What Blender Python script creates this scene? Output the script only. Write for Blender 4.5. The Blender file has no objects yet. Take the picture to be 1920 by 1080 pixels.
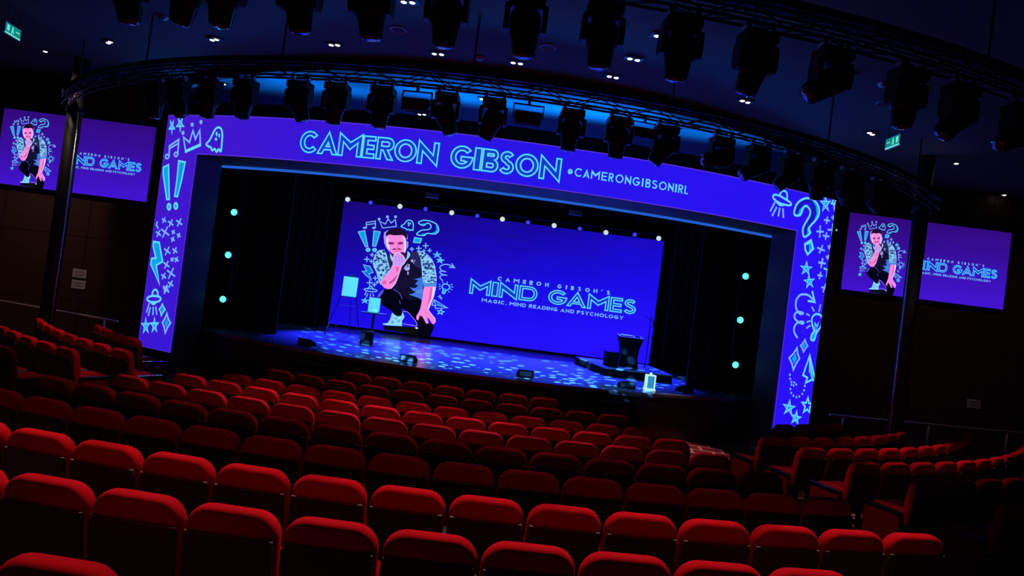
import bpy, bmesh, math, random
from math import sin, cos, tan, pi, radians, sqrt, atan2, asin
from mathutils import Vector, Matrix
from mathutils.geometry import tessellate_polygon

random.seed(7)
SC = bpy.context.scene
COL = SC.collection

# ------------------------------------------------------------------ camera
FPX, PITCH, ROLL, EYE = 1200.0, radians(0.731), radians(7.286), 2.64
AX, AY = -0.53, 21.38                      # centre of the seating arcs
cam = bpy.data.objects.new('camera', bpy.data.cameras.new('camera'))
COL.objects.link(cam)
cam.data.sensor_width = 36.0
cam.data.lens = FPX / 1920 * 36.0
cam.data.clip_end = 200
_c, _s, _cr, _sr = cos(PITCH), sin(PITCH), cos(ROLL), sin(ROLL)
cam.matrix_world = Matrix(((_cr, -_sr, 0, 0), (-_s * _sr, -_s * _cr, -_c, 0), (_c * _sr, _c * _cr, -_s, EYE), (0, 0, 0, 1)))
SC.camera = cam

# ------------------------------------------------------------------ view, world
SC.view_settings.view_transform = 'Standard'
SC.view_settings.look = 'None'
SC.view_settings.exposure = 0.0
SC.view_settings.gamma = 1.0
SC.view_settings.use_curve_mapping = False
W = bpy.data.worlds.new('world'); SC.world = W
W.use_nodes = True
W.node_tree.nodes['Background'].inputs[0].default_value = (0.010, 0.008, 0.03, 1)
W.node_tree.nodes['Background'].inputs[1].default_value = 0.02


def lamp(kind, name, loc, target, energy, color, **kw):
    L = bpy.data.lights.new(name, kind)
    L.energy = energy; L.color = color
    for k, v in kw.items():
        setattr(L, k, v)
    o = bpy.data.objects.new(name, L); COL.objects.link(o)
    o.location = loc
    o.rotation_euler = (Vector(target) - Vector(loc)).to_track_quat('-Z', 'Y').to_euler()
    return o


CEIL = 6.6
def arc_pt(r, deg, z=0.0):
    a = radians(deg)
    return (AX + r * sin(a), AY - r * cos(a), z)

WARM = (1.0, 0.86, 0.80)
PINK = (1.0, 0.80, 0.95)
# ceiling downlights and added fill over the rear rows, the middle rows and the side blocks
for d in (-16, -10.5, -5, 0.5, 6, 11.5):
    lamp('SPOT', 'house_light', arc_pt(16.2, d, 6.5), arc_pt(17.38, d, 1.2), 1000, WARM, spot_size=radians(23), spot_blend=0.5, shadow_soft_size=0.05)
lamp('SPOT', 'house_light', arc_pt(17.9, -4.2, 6.5), arc_pt(18.7, -4.2, 1.2), 620, WARM, spot_size=radians(20), spot_blend=0.6, shadow_soft_size=0.05)
for d, e in ((-13.2, 360), (-7.3, 470), (-1.6, 470), (4.2, 300), (9.5, 170)):
    lamp('SPOT', 'truss_downlight', arc_pt(11.55, d, 4.7), arc_pt(13.35, d, 1.0), e * 1.1, PINK, spot_size=radians(38), spot_blend=0.5, shadow_soft_size=0.05)
for r, rt, ds, e, a in ((14.6, 15.4, (-14, -7, 0, 7), 75, 34), (9.9, 10.8, (-12, -5, 2, 9), 190, 30)):  # weak pink fill added over the dimmer rows
    for d in ds:
        lamp('SPOT', 'house_light', arc_pt(r, d, 6.5), arc_pt(rt, d, 1.0), e, PINK, spot_size=radians(a), spot_blend=0.8, shadow_soft_size=0.05)
for r, d, e in ((13.6, 28, 520), (13.4, 36, 620), (12.9, 44, 560), (12.4, -33, 450), (12.5, -43, 700), (13.2, -31, 260)):
    lamp('SPOT', 'house_light', arc_pt(r - 0.8, d, 6.5), arc_pt(r, d, 1.0), e, WARM, spot_size=radians(32), spot_blend=0.8, shadow_soft_size=0.05)
# aisle lights
for r, d, e, a in ((9.4, 28, 1000, 18), (10.1, -40, 380, 13)):
    lamp('SPOT', 'aisle_or_added_spot', arc_pt(r, d, 6.5), arc_pt(r + 0.1, d, 0.0), e, WARM, spot_size=radians(a), spot_blend=0.7, shadow_soft_size=0.05)
for r, d, e in ((12.0, 22.2, 480), (12.9, 21.9, 520), (13.8, 21.6, 600), (14.7, 21.2, 420), (13.0, -26.0, 400), (12.0, -26.5, 300)):  # narrow spots added to brighten the row end boards
    k = -1 if d > 0 else 1
    lamp('SPOT', 'aisle_or_added_spot', arc_pt(r, d + k * 8.5, 6.5), arc_pt(r, d, 0.3), e, WARM, spot_size=radians(8), spot_blend=0.7, shadow_soft_size=0.05)
for d in (-19.5, 18.5):  # small spots added to pick out the stage steps
    lamp('SPOT', 'aisle_or_added_spot', arc_pt(10.4, d, 6.5), arc_pt(9.9, d, 0.6), 90, WARM, spot_size=radians(12), spot_blend=0.7, shadow_soft_size=0.05)
# dim warm fill lamps added to lift the side walls, no fittings there
for x, e in ((-12.4, 120), (-10.2, 110), (9.2, 24), (11.8, 24)):
    lamp('SPOT', 'wall_fill', (x, 13.2, 6.5), (x, 15.6, 2.4), e, (1.0, 0.70, 0.58), spot_size=radians(75), spot_blend=1.0, shadow_soft_size=0.1)
# blue cove light on top of the portal, washing the ceiling
for x, y, e in ((-6.6, 14.35, 30), (-4.6, 13.85, 70), (-1.6, 13.3, 110), (1.2, 13.3, 150), (4.0, 13.75, 60)):
    lamp('AREA', 'cove_light', (x, y, 6.07), (x, y - 0.40, 6.6), e, (0.0, 0.20, 1.0), shape='RECTANGLE', size=2.6, size_y=0.12)
# blue stage wash from the batten above the video wall
for x in (-4.58, -2.9, -1.3, 0.3, 1.95, 3.6):
    lamp('SPOT', 'batten_beam', (x, 19.1, 4.78), (x * 0.9, 16.5, 1.0), 9000, (0.012, 0.02, 1.0), spot_size=radians(46), spot_blend=0.8, shadow_soft_size=0.08)
# narrow front lights on the easel and the pad
lamp('SPOT', 'prop_light', (-2.6, 9.7, 4.75), (-4.28, 17.04, 2.36), 2700, (0.12, 0.80, 1.0), spot_size=radians(5.2), spot_blend=0.3, shadow_soft_size=0.02)
lamp('SPOT', 'prop_light', (-2.2, 9.7, 4.75), (-3.42, 16.27, 2.0), 2200, (0.12, 0.80, 1.0), spot_size=radians(3.8), spot_blend=0.3, shadow_soft_size=0.02)


def gobo(loc, target, energy, size, scale, color, half):
    """spot whose beam carries a dapple pattern, shuttered above and below"""
    o = lamp('SPOT', 'gobo_beam', loc, target, energy, color, spot_size=radians(size), spot_blend=0.25, shadow_soft_size=0.01)
    L = o.data; L.use_nodes = True
    nt = L.node_tree; n = nt.nodes; em = n['Emission']
    def math_(op, a, b=None):
        m = n.new('ShaderNodeMath'); m.operation = op
        for k, v in ((0, a), (1, b)):
            if v is None: continue
            if isinstance(v, (int, float)): m.inputs[k].default_value = v
            else: nt.links.new(v, m.inputs[k])
        return m.outputs[0]
    def ramp(v, a, b, lo, hi):
        r = n.new('ShaderNodeMapRange'); r.inputs[1].default_value = a; r.inputs[2].default_value = b
        r.inputs[3].default_value = lo; r.inputs[4].default_value = hi
        nt.links.new(v, r.inputs[0]); return r.outputs[0]
    tc = n.new('ShaderNodeTexCoord'); sp = n.new('ShaderNodeSeparateXYZ'); nt.links.new(tc.outputs['Normal'], sp.inputs[0])
    dx, dy = math_('DIVIDE', sp.outputs['X'], sp.outputs['Z']), math_('DIVIDE', sp.outputs['Y'], sp.outputs['Z'])
    cb = n.new('ShaderNodeCombineXYZ'); nt.links.new(dx, cb.inputs[0]); nt.links.new(dy, cb.inputs[1])
    vo = n.new('ShaderNodeTexVoronoi'); vo.inputs['Scale'].default_value = scale; vo.inputs['Randomness'].default_value = 0.9
    nt.links.new(cb.outputs[0], vo.inputs['Vector'])
    spots = ramp(vo.outputs['Distance'], 0.27, 0.40, 1.0, 0.03)
    shutter = ramp(math_('ABSOLUTE', dy), half * 0.85, half, 1.0, 0.0)
    nt.links.new(math_('MULTIPLY', spots, shutter), em.inputs['Strength'])
    return o

gobo((-0.3, 9.6, 4.72), (-0.2, 14.85, 1.0), 34000, 72, 24.0, (0.07, 0.34, 1.0), 0.215)


# ------------------------------------------------------------------ materials
def l1(v):
    v /= 255.0
    return v / 12.92 if v <= 0.04045 else ((v + 0.055) / 1.055) ** 2.4
def lin(r, g, b):
    return (l1(r), l1(g), l1(b), 1.0)

def mat(name, rgb, rough=0.6, metal=0.0, noise=0.15, nscale=30.0, spec=0.5, sheen=0.0, coat=0.0):
    m = bpy.data.materials.new(name); m.use_nodes = True
    nt = m.node_tree; b = nt.nodes['Principled BSDF']
    c = (rgb[0], rgb[1], rgb[2], 1)
    b.inputs['Roughness'].default_value = rough
    b.inputs['Metallic'].default_value = metal
    b.inputs['Specular IOR Level'].default_value = spec
    b.inputs['Coat Weight'].default_value = coat
    if sheen:
        b.inputs['Sheen Weight'].default_value = sheen
        b.inputs['Sheen Tint'].default_value = c
        b.inputs['Sheen Roughness'].default_value = 0.5
    tc = nt.nodes.new('ShaderNodeTexCoord'); nz = nt.nodes.new('ShaderNodeTexNoise')
    nz.inputs['Scale'].default_value = nscale
    mx = nt.nodes.new('ShaderNodeMix'); mx.data_type = 'RGBA'
    mx.inputs[6].default_value = tuple(v * (1 - noise) for v in c[:3]) + (1,)
    mx.inputs[7].default_value = tuple(min(1, v * (1 + noise)) for v in c[:3]) + (1,)
    nt.links.new(tc.outputs['Object'], nz.inputs['Vector'])
    nt.links.new(nz.outputs['Fac'], mx.inputs[0])
    nt.links.new(mx.outputs[2], b.inputs['Base Color'])
    return m

def glow(name, rgb, strength=1.0, sample=False):
    m = bpy.data.materials.new(name); m.use_nodes = True
    nt = m.node_tree; nt.nodes.clear()
    e = nt.nodes.new('ShaderNodeEmission'); o = nt.nodes.new('ShaderNodeOutputMaterial')
    e.inputs[0].default_value = rgb; e.inputs[1].default_value = strength
    nt.links.new(e.outputs[0], o.inputs[0])
    m.cycles.emission_sampling = 'AUTO' if sample else 'NONE'
    return m

def glow_gradient(name, stops, mapping):
    """a lit display whose picture is a soft two-way colour gradient; mapping = (ax, az, offset) on object coordinates"""
    m = bpy.data.materials.new(name); m.use_nodes = True
    nt = m.node_tree; nt.nodes.clear()
    e = nt.nodes.new('ShaderNodeEmission'); o = nt.nodes.new('ShaderNodeOutputMaterial')
    tc = nt.nodes.new('ShaderNodeTexCoord'); vm = nt.nodes.new('ShaderNodeVectorMath'); vm.operation = 'DOT_PRODUCT'
    vm.inputs[1].default_value = (mapping[0], 0, mapping[1])
    ad = nt.nodes.new('ShaderNodeMath'); ad.operation = 'ADD'; ad.inputs[1].default_value = mapping[2]
    nz = nt.nodes.new('ShaderNodeTexNoise'); nz.inputs['Scale'].default_value = 1.3
    mp = nt.nodes.new('ShaderNodeMapping'); mp.inputs['Scale'].default_value = (0.5, 1, 3)
    mp.inputs['Rotation'].default_value = (0, 0.15, 0)
    a2 = nt.nodes.new('ShaderNodeMath'); a2.operation = 'MULTIPLY_ADD'; a2.inputs[1].default_value = 0.22
    rp = nt.nodes.new('ShaderNodeValToRGB')
    while len(rp.color_ramp.elements) < len(stops):
        rp.color_ramp.elements.new(0.5)
    for el, (p, c) in zip(rp.color_ramp.elements, stops):
        el.position = p; el.color = c
    nt.links.new(tc.outputs['Object'], vm.inputs[0]); nt.links.new(vm.outputs['Value'], ad.inputs[0])
    nt.links.new(tc.outputs['Object'], mp.inputs[0]); nt.links.new(mp.outputs[0], nz.inputs['Vector'])
    nt.links.new(nz.outputs['Fac'], a2.inputs[0]); nt.links.new(ad.outputs[0], a2.inputs[2])
    nt.links.new(a2.outputs[0], rp.inputs[0]); nt.links.new(rp.outputs[0], e.inputs[0])
    nt.links.new(e.outputs[0], o.inputs[0])
    return m

M = {}
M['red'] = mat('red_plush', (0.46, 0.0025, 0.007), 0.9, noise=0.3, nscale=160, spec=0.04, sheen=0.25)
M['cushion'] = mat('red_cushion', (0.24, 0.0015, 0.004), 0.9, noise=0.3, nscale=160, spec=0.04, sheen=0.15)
M['armcap'] = mat('satin_arm_cap', (0.30, 0.30, 0.34), 0.16, 0.75, noise=0.1)
M['seam'] = mat('seat_trim', (0.16, 0.12, 0.11), 0.5, 0.2, noise=0.1)
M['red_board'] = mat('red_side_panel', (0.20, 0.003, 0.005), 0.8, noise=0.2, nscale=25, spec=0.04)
M['shell'] = mat('dark_shell', (0.012, 0.011, 0.012), 0.55, noise=0.2, spec=0.25)
M['armwood'] = mat('dark_lacquered_wood', (0.02, 0.012, 0.010), 0.14, noise=0.3, nscale=12, spec=0.8, coat=1.0)
M['steel'] = mat('dull_steel', (0.45, 0.40, 0.36), 0.4, 0.8, noise=0.1)
M['black'] = mat('black_paint', (0.008, 0.008, 0.010), 0.55, noise=0.2)
M['fixture'] = mat('black_fixture', (0.012, 0.012, 0.015), 0.45, noise=0.2, spec=0.4)
M['bright_steel'] = mat('bright_clamp', (0.55, 0.55, 0.60), 0.35, 0.9, noise=0.05)
M['matt'] = mat('matt_black_cloth', (0.006, 0.006, 0.007), 0.95, noise=0.2, spec=0.05)
M['truss'] = mat('black_truss', (0.018, 0.018, 0.022), 0.45, 0.4, noise=0.1)
M['velvet'] = mat('black_velvet', (0.006, 0.006, 0.008), 1.0, noise=0.3, nscale=8, spec=0.05)
M['lit_edge'] = mat('curtain_lit_edge', (0.05, 0.05, 0.06), 0.6, noise=0.1)
M['ceil'] = mat('ceiling_paint', (0.10, 0.10, 0.11), 0.9, noise=0.06, nscale=2, spec=0.1)
M['portal'] = mat('portal_black', (0.010, 0.010, 0.012), 0.7, noise=0.2, spec=0.2)
M['soffit'] = mat('bronze_soffit', (0.10, 0.075, 0.04), 0.6, 0.0, noise=0.15, nscale=3)
M['lip'] = mat('satin_aluminium', (0.6, 0.62, 0.66), 0.35, 0.3, noise=0.05)
M['return'] = mat('portal_return', (0.09, 0.09, 0.12), 0.6, noise=0.1, nscale=4)
M['apron'] = mat('apron_wood', (0.05, 0.012, 0.010), 0.45, noise=0.3, nscale=5)
M['white_plate'] = mat('white_plate', (0.62, 0.58, 0.60), 0.5, noise=0.05)
M['board'] = mat('white_board', (0.8, 0.85, 0.85), 0.6, noise=0.03)
M['grey'] = mat('grey_box', (0.18, 0.18, 0.20), 0.5, noise=0.1)
M['grille'] = mat('monitor_grille', (0.07, 0.065, 0.06), 0.7, noise=0.4, nscale=200)
M['rail'] = mat('brushed_rail', (0.60, 0.50, 0.46), 0.35, 0.3, noise=0.1)
M['column'] = mat('column_paint', (0.02, 0.02, 0.024), 0.5, 0.0, noise=0.1, spec=0.3)
M['edge'] = mat('column_edge_glint', (0.66, 0.68, 0.74), 0.28, 0.95, noise=0.05)
M['dome'] = mat('detector_plastic', (0.45, 0.40, 0.45), 0.5, noise=0.05)
M['lens'] = mat('dark_glass_lens', (0.02, 0.02, 0.03), 0.06, 0.0, noise=0.0, spec=1.0, coat=1.0)
M['lamp_white'] = glow('downlight_lamp', (1.0, 0.93, 0.88, 1), 6.0)
M['lamp_green'] = glow('wing_lamp', lin(70, 255, 225), 3.0)
M['lamp_blue'] = glow('batten_lamp_blue', lin(46, 44, 255), 2.0)
M['lamp_pale'] = glow('batten_lamp_pale', lin(205, 225, 235), 1.0)
M['exit_green'] = glow('exit_sign_green', lin(12, 135, 125), 1.0)
M['exit_white'] = glow('exit_sign_pale', lin(110, 235, 220), 1.0)
M['lip_glow'] = glow('blue_lit_lip', lin(34, 92, 205), 1.0)  # blue stage light caught on the portal lip, put in as glow
M['lantern'] = glow('lantern_frame', lin(190, 250, 245), 1.0)
M['lantern_blue'] = glow('lantern_panel', lin(50, 140, 190), 1.0)


def wood_wall():
    m = mat('dark_wall_wood', (0.060, 0.026, 0.018), 0.55, noise=0.35, nscale=6, spec=0.3)
    nt = m.node_tree
    nz = [n for n in nt.nodes if n.type == 'TEX_NOISE'][0]
    mp = nt.nodes.new('ShaderNodeMapping'); mp.inputs['Scale'].default_value = (0.25, 1, 2.5)
    tc = [n for n in nt.nodes if n.type == 'TEX_COORD'][0]
    nt.links.new(tc.outputs['Object'], mp.inputs[0]); nt.links.new(mp.outputs[0], nz.inputs['Vector'])
    return m
M['wall'] = wood_wall()

def carpet():
    m = bpy.data.materials.new('patterned_carpet'); m.use_nodes = True
    nt = m.node_tree; b = nt.nodes['Principled BSDF']
    b.inputs['Roughness'].default_value = 0.95; b.inputs['Specular IOR Level'].default_value = 0.1
    tc = nt.nodes.new('ShaderNodeTexCoord'); mp = nt.nodes.new('ShaderNodeMapping')
    mp.inputs['Rotation'].default_value = (0, 0, radians(8))
    nz = nt.nodes.new('ShaderNodeTexNoise'); nz.inputs['Scale'].default_value = 7
    mx = nt.nodes.new('ShaderNodeMix'); mx.data_type = 'VECTOR'; mx.inputs[0].default_value = 0.05
    br = nt.nodes.new('ShaderNodeTexBrick')
    br.inputs['Color1'].default_value = (0.11, 0.008, 0.011, 1); br.inputs['Color2'].default_value = (0.17, 0.012, 0.016, 1)
    br.inputs['Mortar'].default_value = (0.50, 0.16, 0.14, 1)
    br.inputs['Scale'].default_value = 1.0; br.inputs['Mortar Size'].default_value = 0.025
    br.inputs['Brick Width'].default_value = 0.42; br.inputs['Row Height'].default_value = 0.36
    nt.links.new(tc.outputs['Object'], mp.inputs[0]); nt.links.new(mp.outputs[0], nz.inputs['Vector'])
    nt.links.new(mp.outputs[0], mx.inputs[4]); nt.links.new(nz.outputs['Color'], mx.inputs[5])
    nt.links.new(mx.outputs[1], br.inputs['Vector']); nt.links.new(br.outputs['Color'], b.inputs['Base Color'])
    return m
M['carpet'] = carpet()

def stage_floor_mat():
    m = mat('black_stage_floor', (0.22, 0.22, 0.24), 0.2, noise=0.25, nscale=1.5, spec=0.5)
    return m
M['stage'] = stage_floor_mat()


# ------------------------------------------------------------------ object helpers
def link(name, me, parent=None):
    o = bpy.data.objects.new(name, me); COL.objects.link(o)
    if parent is not None:
        o.parent = parent
    return o

def from_bm(name, bm, m, parent=None, smooth=False):
    me = bpy.data.meshes.new(name)
    bmesh.ops.recalc_face_normals(bm, faces=bm.faces)
    bm.to_mesh(me); bm.free()
    for x in (m if isinstance(m, (list, tuple)) else [m]):
        me.materials.append(x)
    if smooth:
        for p in me.polygons:
            p.use_smooth = True
    return link(name, me, parent)

def tag(o, label, cat=None, group=None, kind=None):
    o['label'] = label
    if cat: o['category'] = cat
    if group: o['group'] = group
    if kind: o['kind'] = kind
    return o

def thing(name, label, cat, loc=(0, 0, 0), rotz=0.0, group=None):
    o = bpy.data.objects.new(name, None); COL.objects.link(o)
    o.empty_display_size = 0.1
    o.location = loc; o.rotation_euler = (0, 0, rotz)
    return tag(o, label, cat, group)

def struct(name, bm, m, smooth=False):
    o = from_bm(name, bm, m, None, smooth); o['kind'] = 'structure'
    return o

KIDS = {}
def copy_tree(o, parent=None):
    c = o.copy(); COL.objects.link(c)
    c.parent = parent
    for ch in o.children:
        copy_tree(ch, c)
    return c

def add_box(bm, size, loc=(0, 0, 0), rot=None, bevel=0.0, seg=2):
    g = bmesh.ops.create_cube(bm, size=1.0)
    vs = g['verts']
    bmesh.ops.scale(bm, vec=Vector(size), verts=vs)
    if bevel:
        es = list({e for v in vs for e in v.link_edges})
        r = bmesh.ops.bevel(bm, geom=es, offset=bevel, segments=seg, affect='EDGES', profile=0.5)
        vs = list({v for f in r['faces'] for v in f.verts} | {v for v in vs if v.is_valid})
    mx = Matrix.Translation(Vector(loc))
    if rot is not None:
        mx = mx @ (rot if isinstance(rot, Matrix) else Matrix.Rotation(rot, 4, 'Z'))
    bmesh.ops.transform(bm, matrix=mx, verts=vs)
    return vs

def add_cyl(bm, p0, p1, r0, r1=None, n=16, caps=True):
    p0, p1 = Vector(p0), Vector(p1)
    r1 = r0 if r1 is None else r1
    d = p1 - p0
    q = d.to_track_quat('Z', 'Y').to_matrix().to_4x4()
    g = bmesh.ops.create_cone(bm, cap_ends=caps, cap_tris=False, segments=n, radius1=r0, radius2=r1, depth=d.length)
    bmesh.ops.transform(bm, matrix=Matrix.Translation((p0 + p1) / 2) @ q, verts=g['verts'])
    return g['verts']

def add_loft(bm, rings, closed=True, cap=True):
    vr = [[bm.verts.new(p) for p in ring] for ring in rings]
    n = len(vr[0])
    for a, b in zip(vr, vr[1:]):
        for i in range(n if closed else n - 1):
            j = (i + 1) % n
            bm.faces.new((a[i], a[j], b[j], b[i]))
    if cap:
        bm.faces.new(vr[0][::-1]); bm.faces.new(vr[-1])
    return vr

def add_tube(bm, pts, r, n=8):
    pts = [Vector(p) for p in pts]
    rings = []
    for i, p in enumerate(pts):
        d = (pts[min(i + 1, len(pts) - 1)] - pts[max(i - 1, 0)]).normalized()
        a = d.orthogonal().normalized() if abs(d.z) > 0.9 else d.cross(Vector((0, 0, 1))).normalized()
        b = d.cross(a)
        rings.append([p + r * (cos(2 * pi * k / n) * a + sin(2 * pi * k / n) * b) for k in range(n)])
    add_loft(bm, rings)

def lathe(bm, prof, n=24, centre=(0, 0, 0)):
    rings = [[(centre[0] + r * cos(2 * pi * k / n), centre[1] + r * sin(2 * pi * k / n), centre[2] + z) for k in range(n)] for r, z in prof]
    add_loft(bm, rings)

ORD = ['', 'first', 'second', 'third', 'fourth', 'fifth', 'sixth', 'seventh', 'eighth', 'ninth', 'tenth', 'eleventh', 'twelfth', 'thirteenth', 'fourteenth', 'fifteenth', 'sixteenth', 'seventeenth']


# ------------------------------------------------------------------ the room
ROWS = {  # row: (radius, height of the seat tops)
    'Z': (18.745, 1.30), 'A': (17.817, 1.266), 'B': (16.888, 1.208), 'C': (15.947, 1.173), 'D': (14.998, 1.123),
    'E': (14.064, 1.062), 'F': (13.143, 1.007), 'G': (12.226, 0.95), 'H': (11.305, 0.95), 'I': (10.284, 0.95)}
SEAT_H = 0.95
def row_floor(k):
    return ROWS[k][1] - SEAT_H

bm = bmesh.new()
steps = [(2.0, 0.0)]
order = ['I', 'H', 'G', 'F', 'E', 'D', 'C', 'B', 'A', 'Z']
prev = 0.0
for k in order:
    r, z = ROWS[k][0], row_floor(k)
    if abs(z - prev) > 1e-6:
        edge = r - 0.62
        steps += [(edge, prev), (edge, z)]
        prev = z
steps.append((27.0, prev))
rings = []
NA = 120
vrs = []
for a in range(NA + 1):
    d = -105 + 210 * a / NA
    vrs.append([bm.verts.new(arc_pt(r, d, z)) for r, z in steps])
for a in range(NA):
    for i in range(len(steps) - 1):
        bm.faces.new((vrs[a][i], vrs[a][i + 1], vrs[a + 1][i + 1], vrs[a + 1][i]))
struct('floor', bm, M['carpet'])

XL, XR, YB, YW = -14.6, 13.6, -6.0, 15.6
bm = bmesh.new(); add_box(bm, (XR - XL + 0.4, 29.0, 0.2), ((XL + XR) / 2, 8.3, CEIL + 0.1))
struct('ceiling', bm, M['ceil'])
bm = bmesh.new(); add_box(bm, (0.2, 29, CEIL + 0.6), (XL - 0.1, 8.3, CEIL / 2 - 0.3)); struct('wall_left', bm, M['wall'])
bm = bmesh.new(); add_box(bm, (0.2, 29, CEIL + 0.6), (XR + 0.1, 8.3, CEIL / 2 - 0.3)); struct('wall_right', bm, M['wall'])
bm = bmesh.new(); add_box(bm, (XR - XL, 0.2, CEIL + 0.6), ((XL + XR) / 2, YB - 0.1, CEIL / 2 - 0.3)); struct('wall_back', bm, M['wall'])

def panelled(x0, x1, y, name):
    """front wall beside the portal: wood panels with narrow shadow gaps"""
    bm = bmesh.new()
    add_box(bm, (x1 - x0, 0.15, CEIL + 0.3), ((x0 + x1) / 2, y + 0.115, CEIL / 2 - 0.15))
    n = max(1, round((x1 - x0) / 2.1))
    zs = [-0.2, 1.15, 2.75, 4.35, CEIL]
    for i in range(n):
        a, b = x0 + (x1 - x0) * i / n, x0 + (x1 - x0) * (i + 1) / n
        for za, zb in zip(zs, zs[1:]):
            add_box(bm, (b - a - 0.015, 0.04, zb - za - 0.015), ((a + b) / 2, y + 0.02, (za + zb) / 2), bevel=0.004, seg=1)
    return struct(name, bm, M['wall'])
panelled(XL, -8.35, YW, 'wall_front_left')
panelled(7.15, XR, YW, 'wall_front_right')

# portal: curved in plan, opening towards the stage
HX, HY, HR = -0.6, 30.2, 17.4
def hp(s, z, out=0.0):
    a = s / HR
    r = HR + out
    return (HX + r * sin(a), HY - r * cos(a), z)
SO, SI, ZT, ZB, ZF = 7.95, 6.87, 5.74, 4.88, 0.46
PD = 0.7                                  # depth of the portal reveal
def arc_slab(bm, s0, s1, z0, z1, o0, o1, n=40):
    rings = []
    for i in range(n + 1):
        s = s0 + (s1 - s0) * i / n
        rings.append([hp(s, z0, o0), hp(s, z0, o1), hp(s, z1, o1), hp(s, z1, o0)])
    add_loft(bm, rings)
bm = bmesh.new()
arc_slab(bm, -8.05, 8.05, ZT + 0.01, 6.02, -PD, 0.02, 60)          # black header above the screen
arc_slab(bm, -8.05, 8.05, ZB + 0.02, ZT, -PD, -0.06, 60)
for sg in (-1, 1):
    arc_slab(bm, sg * (SI + 0.02), sg * 8.05, -0.05, ZB, -PD, -0.06, 8)
    arc_slab(bm, sg * SO, sg * 8.05, -0.05, ZT, -0.06, 0.02, 2)
    arc_slab(bm, sg * (SI + 0.02), sg * SO, -0.05, ZF - 0.02, -0.06, 0.0, 6)
struct('wall_portal', bm, M['portal'])
bm = bmesh.new()
rings = []
for i in range(61):
    s_ = -SI + 2 * SI * i / 60
    rings.append([hp(s_, ZB - 0.012, -0.03), hp(s_, ZB - 0.085, -PD), hp(s_, ZB + 0.015, -PD), hp(s_, ZB + 0.015, -0.03)])
add_loft(bm, rings)
struct('trim_1', bm, M['soffit'])
bm = bmesh.new()
for sg in (-1, 1):
    arc_slab(bm, sg * (SI - 0.02), sg * (SI + 0.015), 0.0, ZB - 0.015, -PD, -0.03, 2)
struct('trim_2', bm, M['return'])
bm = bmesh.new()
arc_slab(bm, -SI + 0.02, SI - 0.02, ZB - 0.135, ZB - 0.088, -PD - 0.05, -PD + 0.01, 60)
struct('trim_3', bm, M['lip_glow'])

# stage
SGX, SGY, SGR, SH = -0.6, 23.35, 10.7, 1.0
def stage_edge(x, off=0.0):
    r = SGR + off
    return SGY - sqrt(r * r - (x - SGX) ** 2)
bm = bmesh.new()
xs = [-8.1 + 15.0 * i / 60 for i in range(61)]
front = [(x, stage_edge(x), SH) for x in xs]
top = [bm.verts.new(p) for p in front]; bot = [bm.verts.new((p[0], p[1], SH - 0.08)) for p in front]
bk = [bm.verts.new((x, 21.6, SH)) for x in xs]
for i in range(60):
    bm.faces.new((top[i], top[i + 1], bk[i + 1], bk[i])); bm.faces.new((bot[i], bot[i + 1], top[i + 1], top[i]))
struct('floor_stage', bm, M['stage'])
bm = bmesh.new()
ap = [(x, stage_edge(x) + 0.06) for x in xs]
a0 = [bm.verts.new((x, y, 0.0)) for x, y in ap]; a1 = [bm.verts.new((x, y, SH - 0.08)) for x, y in ap]
for i in range(60):
    bm.faces.new((a0[i], a0[i + 1], a1[i + 1], a1[i]))
for i in range(2, 60, 7):                                            # joints between the apron boards
    x, y = ap[i]
    add_box(bm, (0.03, 0.02, SH - 0.1), (x, y - 0.008, (SH - 0.1) / 2))
struct('wall_stage_front', bm, M['apron'])
bm = bmesh.new()
rings = []
for x in xs:
    y = stage_edge(x)
    rings.append([(x, y - 0.012, SH - 0.05), (x, y - 0.012, SH + 0.004), (x, y + 0.03, SH + 0.004), (x, y + 0.03, SH - 0.05)])
add_loft(bm, rings)
struct('trim_4', bm, M['steel'])
bm = bmesh.new(); add_box(bm, (17.5, 0.2, 7), (-0.6, 21.5, 3.5)); struct('wall_stage_back', bm, M['velvet'])
bm = bmesh.new(); add_box(bm, (0.2, 5.8, 7), (-9.2, 18.75, 3.5)); struct('wall_stage_left', bm, M['velvet'])
bm = bmesh.new(); add_box(bm, (0.2, 5.8, 7), (8.0, 18.75, 3.5)); struct('wall_stage_right', bm, M['velvet'])

bm = bmesh.new(); add_box(bm, (0.26, 0.05, 3.95), (-6.78, 15.5, SH + 1.975)); struct('trim_5', bm, M['apron'])
bm = bmesh.new()
add_loft(bm, [[arc_pt(r, -52 + 104 * i / 60, z) for r, z in ((10.05, 6.36), (10.15, 6.36), (10.15, CEIL), (10.05, CEIL))] for i in range(61)])
struct('added_downstand', bm, M['portal'])          # downstand added on the ceiling to block the cove light
# stage curtains: legs at both sides, a border across the top
def pleated(name, x0, x1, y, z0, z1, label, group, lit_edge=None, amp=0.05, pitch=0.24):
    bm = bmesh.new()
    n = int(abs(x1 - x0) / 0.03)
    rows = []
    for i in range(n + 1):
        x = x0 + (x1 - x0) * i / n
        yy = y + amp * sin(2 * pi * x / pitch) + 0.3 * amp * sin(2 * pi * x / (pitch * 2.7))
        rows.append([(x, yy - 0.006, z0), (x, yy + 0.006, z0), (x, yy + 0.006, z1), (x, yy - 0.006, z1)])
    add_loft(bm, rows)
    o = from_bm(name, bm, M['velvet'])
    if lit_edge is not None:
        bm = bmesh.new(); add_box(bm, (0.02, 0.02, z1 - z0), (lit_edge, y - 0.07, (z0 + z1) / 2)); from_bm('edge_catchlight', bm, M['lit_edge'], o)  # grey strip paints in the light caught by the curtain edge
    return tag(o, label, 'curtain', group)
LEG = 'black stage legs'
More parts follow.
